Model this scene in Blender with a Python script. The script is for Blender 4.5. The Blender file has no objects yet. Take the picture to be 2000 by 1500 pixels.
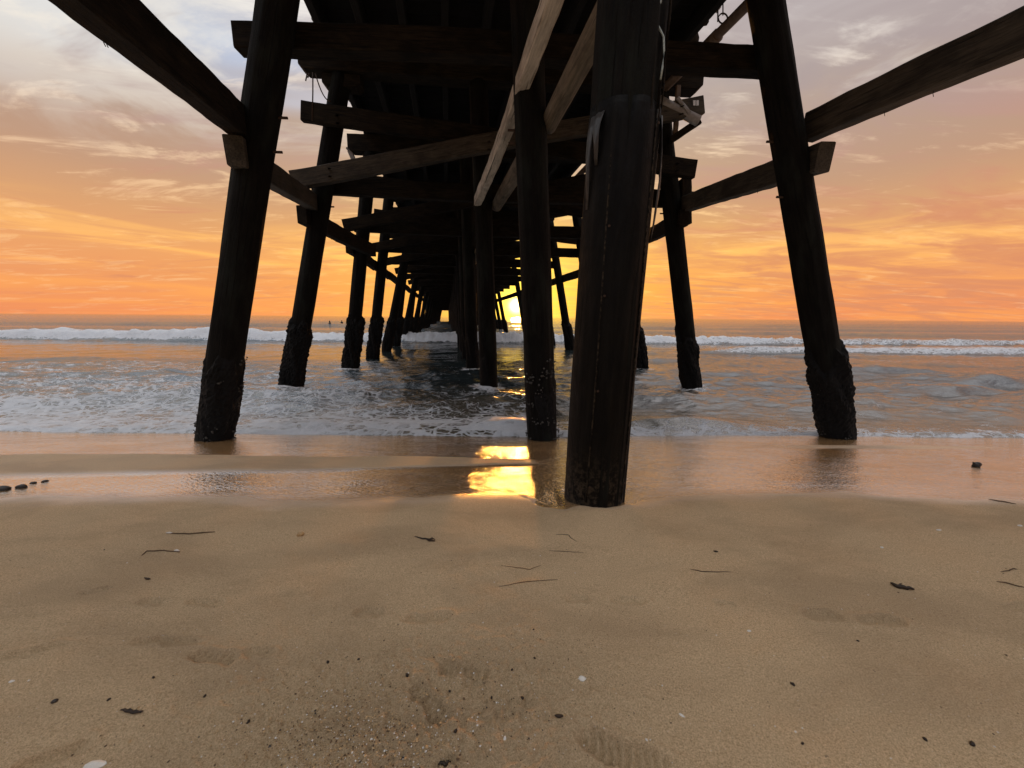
import bpy, math, random
import numpy as np
from mathutils import Vector, Matrix

random.seed(7)
RNG = np.random.RandomState(11)
scene = bpy.context.scene
C = scene.collection

# ------------------------------------------------------------------ camera
F_PX = 740.0                       # focal length in pixels of the 2000 x 1500 photograph
CAM = Vector((0.0, 0.0, 1.30))
PITCH = math.atan(130.0 / F_PX)
ROLL = 0.0080
R0 = Vector((1, 0, 0))
FW = Vector((0, math.cos(PITCH), -math.sin(PITCH)))
U0 = Vector((0, math.sin(PITCH), math.cos(PITCH)))
RI = R0 * math.cos(ROLL) + U0 * math.sin(ROLL)
UP = -R0 * math.sin(ROLL) + U0 * math.cos(ROLL)
cam = bpy.data.cameras.new('camera')
cam.sensor_width = 36.0
cam.lens = 36.0 * F_PX / 2000.0
cam.clip_start = 0.05
cam.clip_end = 30000
cam_o = bpy.data.objects.new('camera', cam)
C.objects.link(cam_o)
cam_o.matrix_world = Matrix(((RI.x, UP.x, -FW.x, CAM.x), (RI.y, UP.y, -FW.y, CAM.y), (RI.z, UP.z, -FW.z, CAM.z), (0, 0, 0, 1)))
scene.camera = cam_o

scene.render.engine = 'CYCLES'
scene.cycles.use_denoising = True
try:
    scene.cycles.denoiser = 'OPENIMAGEDENOISE'
except Exception:
    pass
scene.cycles.max_bounces = 4
scene.cycles.diffuse_bounces = 2
scene.cycles.glossy_bounces = 3
scene.cycles.sample_clamp_indirect = 6
scene.view_settings.view_transform = 'Standard'
scene.view_settings.look = 'None'
scene.view_settings.gamma = 1.0
scene.view_settings.exposure = 0.52
scene.view_settings.use_curve_mapping = False

# ------------------------------------------------------------------ node helper
class NT:
    def __init__(s, tree):
        s.t = tree
    def n(s, typ, ins=None, **props):
        nd = s.t.nodes.new(typ)
        for k, v in props.items():
            setattr(nd, k, v)
        for k, v in (ins or {}).items():
            sock = nd.inputs[k]
            if isinstance(v, bpy.types.NodeSocket):
                s.t.links.new(v, sock)
            else:
                sock.default_value = v
        return nd
    def math(s, op, a, b=0.0, c=None, clamp=False):
        ins = {0: a, 1: b}
        if c is not None:
            ins[2] = c
        return s.n('ShaderNodeMath', ins, operation=op, use_clamp=clamp).outputs[0]
    def vmath(s, op, a, b=(0, 0, 0)):
        nd = s.n('ShaderNodeVectorMath', {0: a, 1: b}, operation=op)
        return nd.outputs['Value'] if op in ('DOT_PRODUCT', 'LENGTH') else nd.outputs[0]
    def mix(s, f, a, b, blend='MIX'):
        nd = s.n('ShaderNodeMix', data_type='RGBA', blend_type=blend)
        for k, v in ((0, f), (6, a), (7, b)):
            if isinstance(v, bpy.types.NodeSocket):
                s.t.links.new(v, nd.inputs[k])
            else:
                nd.inputs[k].default_value = v if k == 0 else (tuple(v) + (1,) if len(v) == 3 else v)
        return nd.outputs[2]
    def ramp(s, f, stops, interp='LINEAR'):
        nd = s.n('ShaderNodeValToRGB', {0: f})
        cr = nd.color_ramp
        cr.interpolation = interp
        while len(cr.elements) < len(stops):
            cr.elements.new(0.5)
        for e, (p, c) in zip(cr.elements, stops):
            e.position = p
            e.color = (c, c, c, 1) if isinstance(c, (int, float)) else tuple(c) + (1,)
        return nd.outputs[0]
    def sstep(s, x, a, b):
        return s.n('ShaderNodeMapRange', {0: x, 1: a, 2: b, 3: 0.0, 4: 1.0}, interpolation_type='SMOOTHSTEP').outputs[0]
    def noise(s, vec, scale, detail=4, rough=0.55, dist=0.0, w=None):
        nd = s.n('ShaderNodeTexNoise', {'Scale': scale, 'Detail': detail, 'Roughness': rough, 'Distortion': dist})
        s.t.links.new(vec, nd.inputs['Vector'])
        return nd.outputs[0]
    def mapping(s, vec, scale=(1, 1, 1), loc=(0, 0, 0), rot=(0, 0, 0)):
        return s.n('ShaderNodeMapping', {0: vec, 1: loc, 2: rot, 3: scale}).outputs[0]

# ------------------------------------------------------------------ sky and sun
SUN_EL = math.radians(1.7)
SUN_AZ = math.radians(0.55)        # to the right of straight ahead (+Y)
SUN = Vector((math.sin(SUN_AZ) * math.cos(SUN_EL), math.cos(SUN_AZ) * math.cos(SUN_EL), math.sin(SUN_EL)))
world = bpy.data.worlds.new('World')
scene.world = world
world.use_nodes = True
wt = world.node_tree
for nd in list(wt.nodes):
    wt.nodes.remove(nd)
w = NT(wt)
D = w.n('ShaderNodeTexCoord').outputs['Generated']
sep = w.n('ShaderNodeSeparateXYZ', {0: D})
dx, dy, dz = sep.outputs
el = w.math('MAXIMUM', dz, 0.0)
# clear sky seen between the clouds
sky = w.n('ShaderNodeTexSky', sky_type='NISHITA')
sky.sun_disc = False
sky.sun_elevation = SUN_EL
sky.sun_rotation = SUN_AZ
sky.altitude = 0
sky.air_density = 1.0
sky.dust_density = 2.5
sky.ozone_density = 2.0
clear = w.mix(1.0, sky.outputs[0], (0.9, 0.9, 0.9), 'MULTIPLY')
# a veil of high cloud, coloured by height above the horizon and by the sun's side
hl = w.math('SQRT', w.math('ADD', w.math('MULTIPLY', dx, dx), w.math('ADD', w.math('MULTIPLY', dy, dy), 1e-6)))
hdot = w.math('DIVIDE', w.math('ADD', w.math('MULTIPLY', dx, SUN.x), w.math('MULTIPLY', dy, SUN.y)), hl)
sunside = w.math('POWER', w.math('MAXIMUM', w.math('MULTIPLY_ADD', hdot, 0.5, 0.5), 0.0), 9.0)
away = w.ramp(el, [(0, (0.60, 0.195, 0.085)), (0.12, (0.58, 0.258, 0.108)), (0.19, (0.49, 0.255, 0.125)), (0.27, (0.37, 0.228, 0.155)), (0.34, (0.325, 0.228, 0.180)), (0.42, (0.320, 0.261, 0.238)), (0.6, (0.450, 0.440, 0.466)), (1, (0.98, 0.965, 0.98))])  # topmost stop, out of view, brightened to light the sand and foam
toward = w.ramp(el, [(0, (0.70, 0.235, 0.066)), (0.07, (0.72, 0.282, 0.060)), (0.15, (0.66, 0.300, 0.085)), (0.25, (0.43, 0.245, 0.140)), (0.42, (0.342, 0.265, 0.230)), (0.62, (0.450, 0.440, 0.466)), (1, (0.98, 0.965, 0.98))])
veil = w.mix(sunside, away, toward)
# cloud sheet: direction projected on a layer overhead
inv = w.math('DIVIDE', 1.0, w.math('ADD', el, 0.10))
cp = w.n('ShaderNodeCombineXYZ', {0: w.math('MULTIPLY', dx, inv), 1: w.math('MULTIPLY', dy, inv), 2: 0.0}).outputs[0]
cpa = w.mapping(cp, scale=(0.55, 1.15, 1), rot=(0, 0, math.radians(-14)))
n_big = w.noise(w.mapping(cp, scale=(0.5, 0.85, 1), loc=(3.1, 1.7, 0)), 1.1, 3, 0.55, 0.5)
n_str = w.noise(w.mapping(cpa, loc=(1.3, 5.2, 0)), 2.6, 7, 0.66, 0.8)
n_fine = w.noise(w.mapping(cpa, scale=(0.8, 1.5, 1), loc=(8.2, 0.4, 0)), 6.0, 4, 0.6, 0.6)
blue = w.math('MULTIPLY', w.sstep(w.math('MULTIPLY_ADD', dx, -0.22, n_big), 0.46, 0.66), w.sstep(el, 0.28, 0.50))
base = w.mix(w.math('MULTIPLY', blue, 0.75), veil, w.mix(0.45, clear, (0.18, 0.28, 0.44)))
# bright streaks
sel = w.math('ADD', w.math('MULTIPLY', n_str, 0.7), w.math('MULTIPLY', n_fine, 0.3))
m_br = w.sstep(sel, 0.51, 0.63)
brc = w.mix(sunside, w.ramp(el, [(0, (0.641, 0.337, 0.200)), (0.14, (0.672, 0.377, 0.177)), (0.3, (0.592, 0.440, 0.320)), (0.5, (0.672, 0.664, 0.641)), (1, (0.980, 0.970, 0.950))]),
            w.ramp(el, [(0, (0.761, 0.337, 0.072)), (0.1, (0.801, 0.417, 0.096)), (0.25, (0.737, 0.464, 0.217)), (0.42, (0.641, 0.529, 0.424)), (0.6, (0.753, 0.744, 0.710)), (1, (0.980, 0.970, 0.950))]))
m_up = w.math('MULTIPLY', w.sstep(w.math('MULTIPLY_ADD', dx, -0.20, w.noise(w.mapping(cp, scale=(0.7, 1.0, 1), loc=(7.7, 2.9, 0), rot=(0, 0, math.radians(24))), 1.5, 6, 0.62, 0.9)), 0.50, 0.70), w.sstep(el, 0.24, 0.42))
col = w.mix(w.math('MULTIPLY', m_br, 0.72), base, brc)
col = w.mix(w.math('MULTIPLY', m_up, 0.68), col, (0.64, 0.60, 0.53))
# long low bars of cloud over the horizon
azi = w.math('ARCTAN2', dx, dy)
lowc = w.n('ShaderNodeCombineXYZ', {0: w.math('MULTIPLY', azi, 1.5), 1: w.math('MULTIPLY', el, 17.0), 2: 0.0}).outputs[0]
n_low = w.noise(lowc, 1.3, 6, 0.60, 0.9)
m_low = w.math('MULTIPLY', w.sstep(n_low, 0.47, 0.64), w.math('SUBTRACT', 1.0, w.sstep(el, 0.11, 0.22)))
col = w.mix(w.math('MULTIPLY', m_low, w.math('MULTIPLY_ADD', sunside, 0.50, 0.42)), col, w.mix(w.sstep(el, 0.03, 0.16), (0.74, 0.290, 0.070), (0.88, 0.470, 0.120)))
# darker mauve bellies
m_dk = w.sstep(w.math('MULTIPLY_ADD', dx, 0.10, w.noise(w.mapping(cpa, loc=(4.4, 9.1, 0)), 1.9, 5, 0.6, 0.8)), 0.48, 0.68)
col = w.mix(w.math('MULTIPLY', m_dk, 0.72), col, w.mix(w.sstep(el, 0.12, 0.45), (0.50, 0.195, 0.098), (0.29, 0.24, 0.24)))
# the sky opposite the sunset is dusky, and the whole dome greys over towards the right-hand bank of cloud
back = w.math('MULTIPLY', w.sstep(hdot, 0.45, -0.55), w.math('SUBTRACT', 1.0, w.sstep(el, 0.30, 0.85)))
col = w.mix(back, col, w.mix(1.0, col, (0.30, 0.36, 0.50), 'MULTIPLY'))
# glow round the sun
sd = w.math('MAXIMUM', w.vmath('DOT_PRODUCT', D, tuple(SUN)), 0.0)
def glow(p, c):
    g = w.math('POWER', sd, p)
    return w.mix(1.0, w.n('ShaderNodeCombineColor', {0: g, 1: g, 2: g}).outputs[0], c, 'MULTIPLY')
col = w.mix(1.0, col, glow(14.0, (0.20, 0.15, 0.0)), 'ADD')
col = w.mix(1.0, col, glow(110.0, (0.40, 0.42, 0.02)), 'ADD')
col = w.mix(1.0, col, glow(1100.0, (0.75, 0.50, 0.09)), 'ADD')
col = w.mix(1.0, col, glow(11000.0, (5.0, 3.8, 2.1)), 'ADD')
bg = w.n('ShaderNodeBackground', {0: col, 1: 1.0})
wt.links.new(bg.outputs[0], w.n('ShaderNodeOutputWorld').inputs[0])

sl = bpy.data.lights.new('sun', 'SUN')
sl.energy = 0.9
sl.angle = math.radians(1.2)
sl.color = (1.0, 0.40, 0.08)
sl_o = bpy.data.objects.new('sun', sl)
C.objects.link(sl_o)
sl_o.rotation_euler = SUN.to_track_quat('Z', 'Y').to_euler()
sl_o.location = (0, 60, 20)

# ------------------------------------------------------------------ numeric helpers
def _hash(ix, iy, seed):
    h = (ix.astype(np.int64) * 374761393 + iy.astype(np.int64) * 668265263 + seed * 1442695040) & 0xFFFFFFFF
    h = ((h ^ (h >> 13)) * 1274126177) & 0xFFFFFFFF
    h = (h ^ (h >> 16)) & 0xFFFFFFFF
    return h / 4294967295.0
def vnoise(x, y, seed=0):
    x = np.asarray(x, float); y = np.asarray(y, float)
    ix = np.floor(x); iy = np.floor(y)
    fx = x - ix; fy = y - iy
    fx = fx * fx * fx * (fx * (fx * 6 - 15) + 10); fy = fy * fy * fy * (fy * (fy * 6 - 15) + 10)
    a = _hash(ix, iy, seed); b = _hash(ix + 1, iy, seed); c = _hash(ix, iy + 1, seed); d = _hash(ix + 1, iy + 1, seed)
    return (a * (1 - fx) + b * fx) * (1 - fy) + (c * (1 - fx) + d * fx) * fy
def fbm(x, y, seed=0, octv=4, gain=0.5):
    s = 0.0; a = 1.0; t = 0.0
    for o in range(octv):
        s = s + a * vnoise(x * 2 ** o + 17.3 * o, y * 2 ** o - 9.1 * o, seed + o)
        t += a; a *= gain
    return s / t
def ss(x, a, b):
    t = np.clip((x - a) / (b - a), 0, 1)
    return t * t * (3 - 2 * t)

def ray(px, py):
    u = (px - 1000.0) / F_PX; v = (750.0 - py) / F_PX
    return RI * u + UP * v + FW
SKEW = 0.07
def P(px, py, Y):
    """photo pixel -> point on the bent plane that crosses x=0 at distance Y"""
    d = ray(px, py)
    return CAM + d * (Y / (d.y - SKEW * d.x))
def proj(p):
    q = p - CAM
    dd = q.dot(FW)
    return 1000 + F_PX * q.dot(RI) / dd, 750 - F_PX * q.dot(UP) / dd

SK = np.array([[-400, 6.0], [-40, 1.0], [-2, 0.02], [1.7, 0.0], [2.45, -0.02], [3.3, -0.115], [4.2, -0.25], [5.3, -0.425], [8, -0.80], [14, -1.35], [60, -4.0], [9000, -40]])
def sand_base(y):
    z = 0
    for o, wgt in ((-0.25, .25), (0, .5), (0.25, .25)):
        z = z + wgt * np.interp(np.asarray(y, float) + o, SK[:, 0], SK[:, 1])
    return z
def G(px, py):
    """photo pixel -> point on the sand"""
    d = ray(px, py)
    t = 0.3
    while t < 60:
        p = CAM + d * t
        if p.z <= float(sand_base(p.y)):
            break
        t += 0.004
    return CAM + d * t

# ------------------------------------------------------------------ mesh helpers
WM = {}
def link(o, M=None, parent=None):
    C.objects.link(o)
    M = M if M is not None else Matrix.Identity(4)
    if parent is not None:
        o.parent = parent
        o.matrix_parent_inverse = WM[parent.name].inverted()
    o.matrix_basis = M
    WM[o.name] = M.copy()
    return o
def tag(o, label=None, cat=None, group=None, kind=None):
    for k, v in (('label', label), ('category', cat), ('group', group), ('kind', kind)):
        if v:
            o[k] = v
    return o
def mesh_from(verts, faces, name, mat, smooth=True, attrs=None):
    me = bpy.data.meshes.new(name)
    v = np.asarray(verts, np.float32)
    if isinstance(faces, np.ndarray):
        nf = len(faces); k = faces.shape[1]
        me.vertices.add(len(v)); me.vertices.foreach_set('co', v.ravel())
        me.loops.add(nf * k); me.loops.foreach_set('vertex_index', faces.astype(np.int32).ravel())
        me.polygons.add(nf); me.polygons.foreach_set('loop_start', np.arange(nf, dtype=np.int32) * k)
        me.update(calc_edges=True)
    else:
        me.from_pydata([tuple(map(float, q)) for q in v], [], faces)
    if smooth:
        me.polygons.foreach_set('use_smooth', np.ones(len(me.polygons), bool))
    for an, av in (attrs or {}).items():
        at = me.attributes.new(an, 'FLOAT', 'POINT')
        at.data.foreach_set('value', np.asarray(av, np.float32).ravel())
    if mat:
        me.materials.append(mat)
    return me
def grid_faces(nr, nc, wrap=False):
    i = np.arange(nr - 1)[:, None]
    j = np.arange(nc if wrap else nc - 1)[None, :]
    j2 = (j + 1) % nc
    return np.stack([i * nc + j, i * nc + j2, (i + 1) * nc + j2, (i + 1) * nc + j], -1).reshape(-1, 4)
def axis_matrix(p0, p1, up=Vector((0, 0, 1))):
    x = (p1 - p0).normalized()
    y = up.cross(x)
    if y.length < 1e-4:
        y = Vector((0, 1, 0))
    y.normalize()
    z = x.cross(y)
    m = Matrix((x, y, z)).transposed().to_4x4()
    m.translation = p0
    return m

def beam(name, p0, p1, w_, h_, mat, parent, up=Vector((0, 0, 1)), rough=0.011, bev=0.014, chamfer=0.0, rings=None):
    """sawn timber from p0 to p1 with worn edges; long axis is local X"""
    p0 = Vector(p0); p1 = Vector(p1)
    L = (p1 - p0).length
    n = rings or max(4, min(40, int(L / 0.18)))
    b = bev
    sec = [(-w_ / 2 + b, -h_ / 2), (w_ / 2 - b, -h_ / 2), (w_ / 2, -h_ / 2 + b), (w_ / 2, h_ / 2 - b), (w_ / 2 - b, h_ / 2), (-w_ / 2 + b, h_ / 2), (-w_ / 2, h_ / 2 - b), (-w_ / 2, -h_ / 2 + b)]
    vs = []
    sx = random.uniform(0, 100)
    xs = list(np.linspace(0, L, n + 1))
    if chamfer:
        xs = [0, chamfer] + [q for q in xs if chamfer * 1.2 < q < L - chamfer * 1.2] + [L - chamfer, L]
    for x in xs:
        bowy = rough * 1.5 * math.sin(x * 1.1 + sx); bowz = rough * 1.5 * math.sin(x * 0.8 + sx * 2)
        lift = 0
        for k, (yy, zz) in enumerate(sec):
            q = rough * (random.random() - 0.5) * 1.6
            if chamfer and (x == 0 or x == L) and zz < 0:
                zz = zz + chamfer * 0.8
            vs.append((x, yy * (1 + q / w_ * 1.0) + bowy, zz * (1 + q / h_) + bowz))
    m = len(xs)
    fs = [tuple(int(a) for a in f) for f in grid_faces(m, 8, True)]
    fs.append(tuple(range(7, -1, -1)))
    fs.append(tuple((m - 1) * 8 + k for k in range(8)))
    o = bpy.data.objects.new(name, mesh_from(vs, fs, name, mat, smooth=False))
    return link(o, axis_matrix(p0, p1, up), parent)

def tube(name, p0, p1, r0, r1, mat, parent, seg=20, rings=None, lump=0.0, flute=0.0, seed=0, smooth=True, flat_end=True, prof=None):
    """round member from p0 to p1; long axis is local X"""
    p0 = Vector(p0); p1 = Vector(p1)
    L = (p1 - p0).length
    n = rings or max(3, min(60, int(L / 0.15)))
    th = np.linspace(0, 2 * math.pi, seg, endpoint=False)
    xs = np.linspace(0, L, n + 1)
    XX, TT = np.meshgrid(xs, th, indexing='ij')
    R = r0 + (r1 - r0) * XX / L
    cx, cy = np.cos(TT) * 2.2, np.sin(TT) * 2.2
    if lump:
        R = R * (1 + lump * (fbm(cx + XX * 0.9 + seed * 7, cy + seed * 3.3, seed, 3) - 0.5) * 2)
    if flute:
        R = R * (1 + flute * (vnoise(cx * 5 + seed, cy * 5 + XX * 0.35, seed + 9) - 0.5) * 2)
    if prof is not None:
        R = prof(XX, TT, R)
    bow = 0.012 * L * 0.12 * np.sin(XX / max(L, .1) * 3.1 + seed)
    V = np.stack([XX, np.cos(TT) * R + bow, np.sin(TT) * R], -1).reshape(-1, 3)
    fs = [tuple(int(a) for a in f) for f in grid_faces(n + 1, seg, True)]
    fs.append(tuple(range(seg - 1, -1, -1)))
    fs.append(tuple(n * seg + k for k in range(seg)))
    me = mesh_from(V, fs, name, mat, smooth=smooth)
    for pl in me.polygons[-2:]:
        pl.use_smooth = False
    return link(bpy.data.objects.new(name, me), axis_matrix(p0, p1, Vector((0, 1, 0))), parent)

def strand(name, pts, r, mat, parent=None, seg=6, taper=True, M=None, flat=1.0):
    """thin bent strand through points"""
    pts = [Vector(p) for p in pts]
    n = len(pts)
    vs = []
    for i, p in enumerate(pts):
        t = (pts[min(i + 1, n - 1)] - pts[max(i - 1, 0)]).normalized()
        a = t.cross(Vector((0, 0, 1)))
        if a.length < 1e-3:
            a = Vector((1, 0, 0))
        a.normalize(); b = t.cross(a)
        rr = r * (1 - 0.6 * abs(2 * i / (n - 1) - 1) ** 2) if taper else r
        for k in range(seg):
            an = 2 * math.pi * k / seg
            vs.append(p + a * math.cos(an) * rr + b * math.sin(an) * rr * flat)
    fs = [tuple(int(q) for q in f) for f in grid_faces(n, seg, True)]
    fs.append(tuple(range(seg - 1, -1, -1))); fs.append(tuple((n - 1) * seg + k for k in range(seg)))
    c = pts[0].copy() if M is None else Vector((0, 0, 0))
    me = mesh_from([v - c for v in vs], fs, name, mat)
    return link(bpy.data.objects.new(name, me), Matrix.Translation(c) if M is None else M, parent)

# ------------------------------------------------------------------ materials
def new_mat(name):
    m = bpy.data.materials.new(name)
    m.use_nodes = True
    for nd in list(m.node_tree.nodes):
        m.node_tree.nodes.remove(nd)
    return m, NT(m.node_tree)
def finish(m, t, bsdf):
    m.node_tree.links.new(bsdf, t.n('ShaderNodeOutputMaterial').inputs[0])
    return m

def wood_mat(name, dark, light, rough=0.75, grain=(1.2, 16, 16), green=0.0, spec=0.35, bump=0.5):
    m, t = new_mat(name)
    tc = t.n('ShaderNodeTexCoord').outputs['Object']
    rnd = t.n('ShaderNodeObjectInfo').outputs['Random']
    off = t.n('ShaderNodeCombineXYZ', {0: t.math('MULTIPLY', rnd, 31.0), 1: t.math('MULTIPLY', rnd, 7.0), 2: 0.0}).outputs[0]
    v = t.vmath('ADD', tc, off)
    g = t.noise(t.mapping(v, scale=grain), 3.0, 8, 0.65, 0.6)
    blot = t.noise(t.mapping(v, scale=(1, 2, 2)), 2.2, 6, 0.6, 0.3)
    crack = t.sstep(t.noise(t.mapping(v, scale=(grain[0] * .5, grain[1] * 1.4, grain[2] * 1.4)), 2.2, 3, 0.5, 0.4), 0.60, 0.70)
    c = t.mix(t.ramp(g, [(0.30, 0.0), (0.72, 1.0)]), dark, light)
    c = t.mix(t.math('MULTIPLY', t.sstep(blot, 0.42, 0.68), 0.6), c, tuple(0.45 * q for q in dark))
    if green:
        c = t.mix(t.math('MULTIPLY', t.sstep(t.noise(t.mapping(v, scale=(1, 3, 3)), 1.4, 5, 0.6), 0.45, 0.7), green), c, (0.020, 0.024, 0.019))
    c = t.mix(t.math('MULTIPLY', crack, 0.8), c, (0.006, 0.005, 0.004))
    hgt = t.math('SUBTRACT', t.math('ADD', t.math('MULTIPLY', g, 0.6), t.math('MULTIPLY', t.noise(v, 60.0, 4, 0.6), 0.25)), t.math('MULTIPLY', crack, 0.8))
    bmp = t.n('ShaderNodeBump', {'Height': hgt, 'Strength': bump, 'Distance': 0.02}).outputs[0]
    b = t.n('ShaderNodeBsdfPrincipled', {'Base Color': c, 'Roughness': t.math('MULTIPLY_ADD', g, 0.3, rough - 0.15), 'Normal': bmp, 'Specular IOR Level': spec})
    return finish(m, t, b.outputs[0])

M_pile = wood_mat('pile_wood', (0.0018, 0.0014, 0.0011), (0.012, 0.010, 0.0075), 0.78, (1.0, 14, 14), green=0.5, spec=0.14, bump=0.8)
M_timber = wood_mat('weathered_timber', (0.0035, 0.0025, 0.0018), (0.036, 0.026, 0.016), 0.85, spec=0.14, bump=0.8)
M_bounce_lit = wood_mat('bounce_lit_timber', (0.40, 0.33, 0.25), (0.78, 0.69, 0.56), 0.8, bump=0.35)  # base colour lightened to stand in for light bounced off the sand
M_log = wood_mat('grey_log', (0.07, 0.055, 0.036), (0.22, 0.18, 0.13), 0.8)
M_brace = wood_mat('grey_brace', (0.022, 0.017, 0.012), (0.11, 0.088, 0.062), 0.8)
M_deck = wood_mat('deck_timber', (0.004, 0.003, 0.002), (0.014, 0.010, 0.007), 0.88)

def plain_mat(name, c, rough=0.6, metal=0.0, scale=30.0, var=0.35, bump=0.25, spec=0.4):
    m, t = new_mat(name)
    tc = t.n('ShaderNodeTexCoord').outputs['Object']
    n1 = t.noise(tc, scale, 6, 0.6)
    cc = t.mix(t.ramp(n1, [(0.3, 0.0), (0.7, 1.0)]), tuple(q * (1 - var) for q in c), tuple(min(1, q * (1 + var)) for q in c))
    bmp = t.n('ShaderNodeBump', {'Height': n1, 'Strength': bump, 'Distance': 0.01}).outputs[0]
    b = t.n('ShaderNodeBsdfPrincipled', {'Base Color': cc, 'Roughness': rough, 'Metallic': metal, 'Normal': bmp, 'Specular IOR Level': spec})
    return finish(m, t, b.outputs[0])
M_crust = plain_mat('barnacle_crust', (0.006, 0.0055, 0.005), 0.75, 0, 26.0, 0.6, 1.0, 0.2)
m, t = new_mat('pile_wrap')
tc = t.n('ShaderNodeTexCoord').outputs['Object']
run = t.noise(t.mapping(tc, scale=(0.7, 9, 9)), 2.0, 7, 0.65, 0.5)
blot = t.noise(t.mapping(tc, scale=(1.5, 3, 3)), 3.0, 6, 0.62, 0.4)
c = t.mix(t.ramp(run, [(0.42, 0.0), (0.75, 1.0)]), (0.002, 0.0017, 0.0015), (0.010, 0.0085, 0.007))
sepx = t.n('ShaderNodeSeparateXYZ', {0: tc}).outputs[0]
splash = t.math('MULTIPLY', t.sstep(sepx, 0.95, 0.52), t.sstep(t.noise(tc, 30.0, 5, 0.7), 0.44, 0.62))
c = t.mix(t.math('MULTIPLY', splash, 0.5), c, (0.10, 0.075, 0.048))
hgt = t.math('ADD', t.math('MULTIPLY', run, 0.5), t.math('MULTIPLY', blot, 0.7))
bmp = t.n('ShaderNodeBump', {'Height': hgt, 'Strength': 0.55, 'Distance': 0.03}).outputs[0]
b = t.n('ShaderNodeBsdfPrincipled', {'Base Color': c, 'Roughness': t.ramp(blot, [(0.3, 0.45), (0.7, 0.75)]), 'Normal': bmp, 'Specular IOR Level': 0.14})
M_wrap = finish(m, t, b.outputs[0])
M_flap = plain_mat('torn_wrap_sheen', (0.05, 0.047, 0.045), 0.35, 0, 12, 0.4)  # lighter than the wrap, to paint in the sheen along its torn edge
M_barn = plain_mat('barnacle_shell', (0.075, 0.07, 0.06), 0.8, 0, 40.0, 0.5)
M_iron = plain_mat('rusty_iron', (0.06, 0.035, 0.022), 0.7, 0.3, 60)
M_pipe = plain_mat('grey_pipe', (0.26, 0.24, 0.225), 0.5, 0, 12, 0.25)
M_pipe_brown = plain_mat('brown_pipe', (0.13, 0.085, 0.055), 0.55, 0, 12, 0.35)
M_rope = plain_mat('faded_rope', (0.42, 0.50, 0.50), 0.85, 0, 90, 0.3)
M_shell = plain_mat('white_shell', (0.78, 0.74, 0.66), 0.45, 0, 60, 0.12, 0.2)
M_tan = plain_mat('tan_shell', (0.50, 0.33, 0.16), 0.6, 0, 60, 0.4)
M_weed = plain_mat('dark_seaweed', (0.030, 0.018, 0.010), 0.55, 0, 70, 0.5)
M_stalk = plain_mat('dry_stalk', (0.12, 0.075, 0.038), 0.7, 0, 70, 0.4)
M_stone = plain_mat('dark_stone', (0.045, 0.036, 0.030), 0.5, 0, 50, 0.5)
M_skin = plain_mat('wetsuit', (0.015, 0.015, 0.017), 0.5, 0, 20, 0.2)
M_face = plain_mat('skin', (0.32, 0.19, 0.13), 0.6, 0, 20, 0.1)
M_hair = plain_mat('hair', (0.03, 0.02, 0.012), 0.6, 0, 40, 0.3)
M_board = plain_mat('surfboard_foam', (0.55, 0.52, 0.46), 0.3, 0, 5, 0.08, 0.0)
M_label = plain_mat('white_tag', (0.72, 0.72, 0.74), 0.5, 0, 10, 0.05, 0.0)

# ------------------------------------------------------------------ sand
def graded(a, b, step, ratio):
    """positions from a to b, first step given, growing by ratio"""
    out = []; x = a; s = step; sg = 1 if b > a else -1
    while (b - x) * sg > 0:
        x += s * sg; s *= ratio
        out.append(x)
    return out
xs = np.concatenate([np.array(graded(-1.4, -60, 0.0065, 1.036))[::-1], np.arange(-1.4, 1.7, 0.0065), graded(1.7, 60, 0.0065, 1.036)])
xs = np.concatenate([[-8000, -1500, -300], xs, [300, 1500, 8000]])
ysand = np.concatenate([np.array(graded(0.72, -60, 0.03, 1.12))[::-1], np.arange(0.72, 1.45, 0.0062), np.arange(1.45, 1.7, 0.009), np.arange(1.7, 3.0, 0.013), np.arange(3.0, 6.2, 0.022), graded(6.2, 60, 0.05, 1.15)])
ysand = np.concatenate([[-400], ysand])
SX, SY = np.meshgrid(xs, ysand)
SZ = sand_base(SY)
near = np.exp(-(np.maximum(np.abs(SX), np.abs(SY - 2)) / 12.0) ** 2)
SZ = SZ + near * (0.030 * (fbm(SX * 0.55, SY * 0.8, 3, 3) - 0.5) + 0.014 * (fbm(SX * 2.4, SY * 4.5, 5, 3) - 0.5))
# coarse shelly patch
gp = G(690, 1430)
coarse = np.exp(-(((SX - gp.x) / 0.62) ** 2 + ((SY - gp.y) / 0.34) ** 2)) + 0.6 * np.exp(-(((SX + 0.05) / 0.5) ** 2 + ((SY - 1.12) / 0.25) ** 2))
coarse = np.clip(coarse, 0, 1)
dryz = ss(2.6 - SY, 0.0, 0.7)
SZ = SZ + near * dryz * (0.0030 * (fbm(SX * 38, SY * 38, 21, 2) - 0.5) + coarse * 0.019 * (vnoise(SX * 75, SY * 75, 31) - 0.5))
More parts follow.
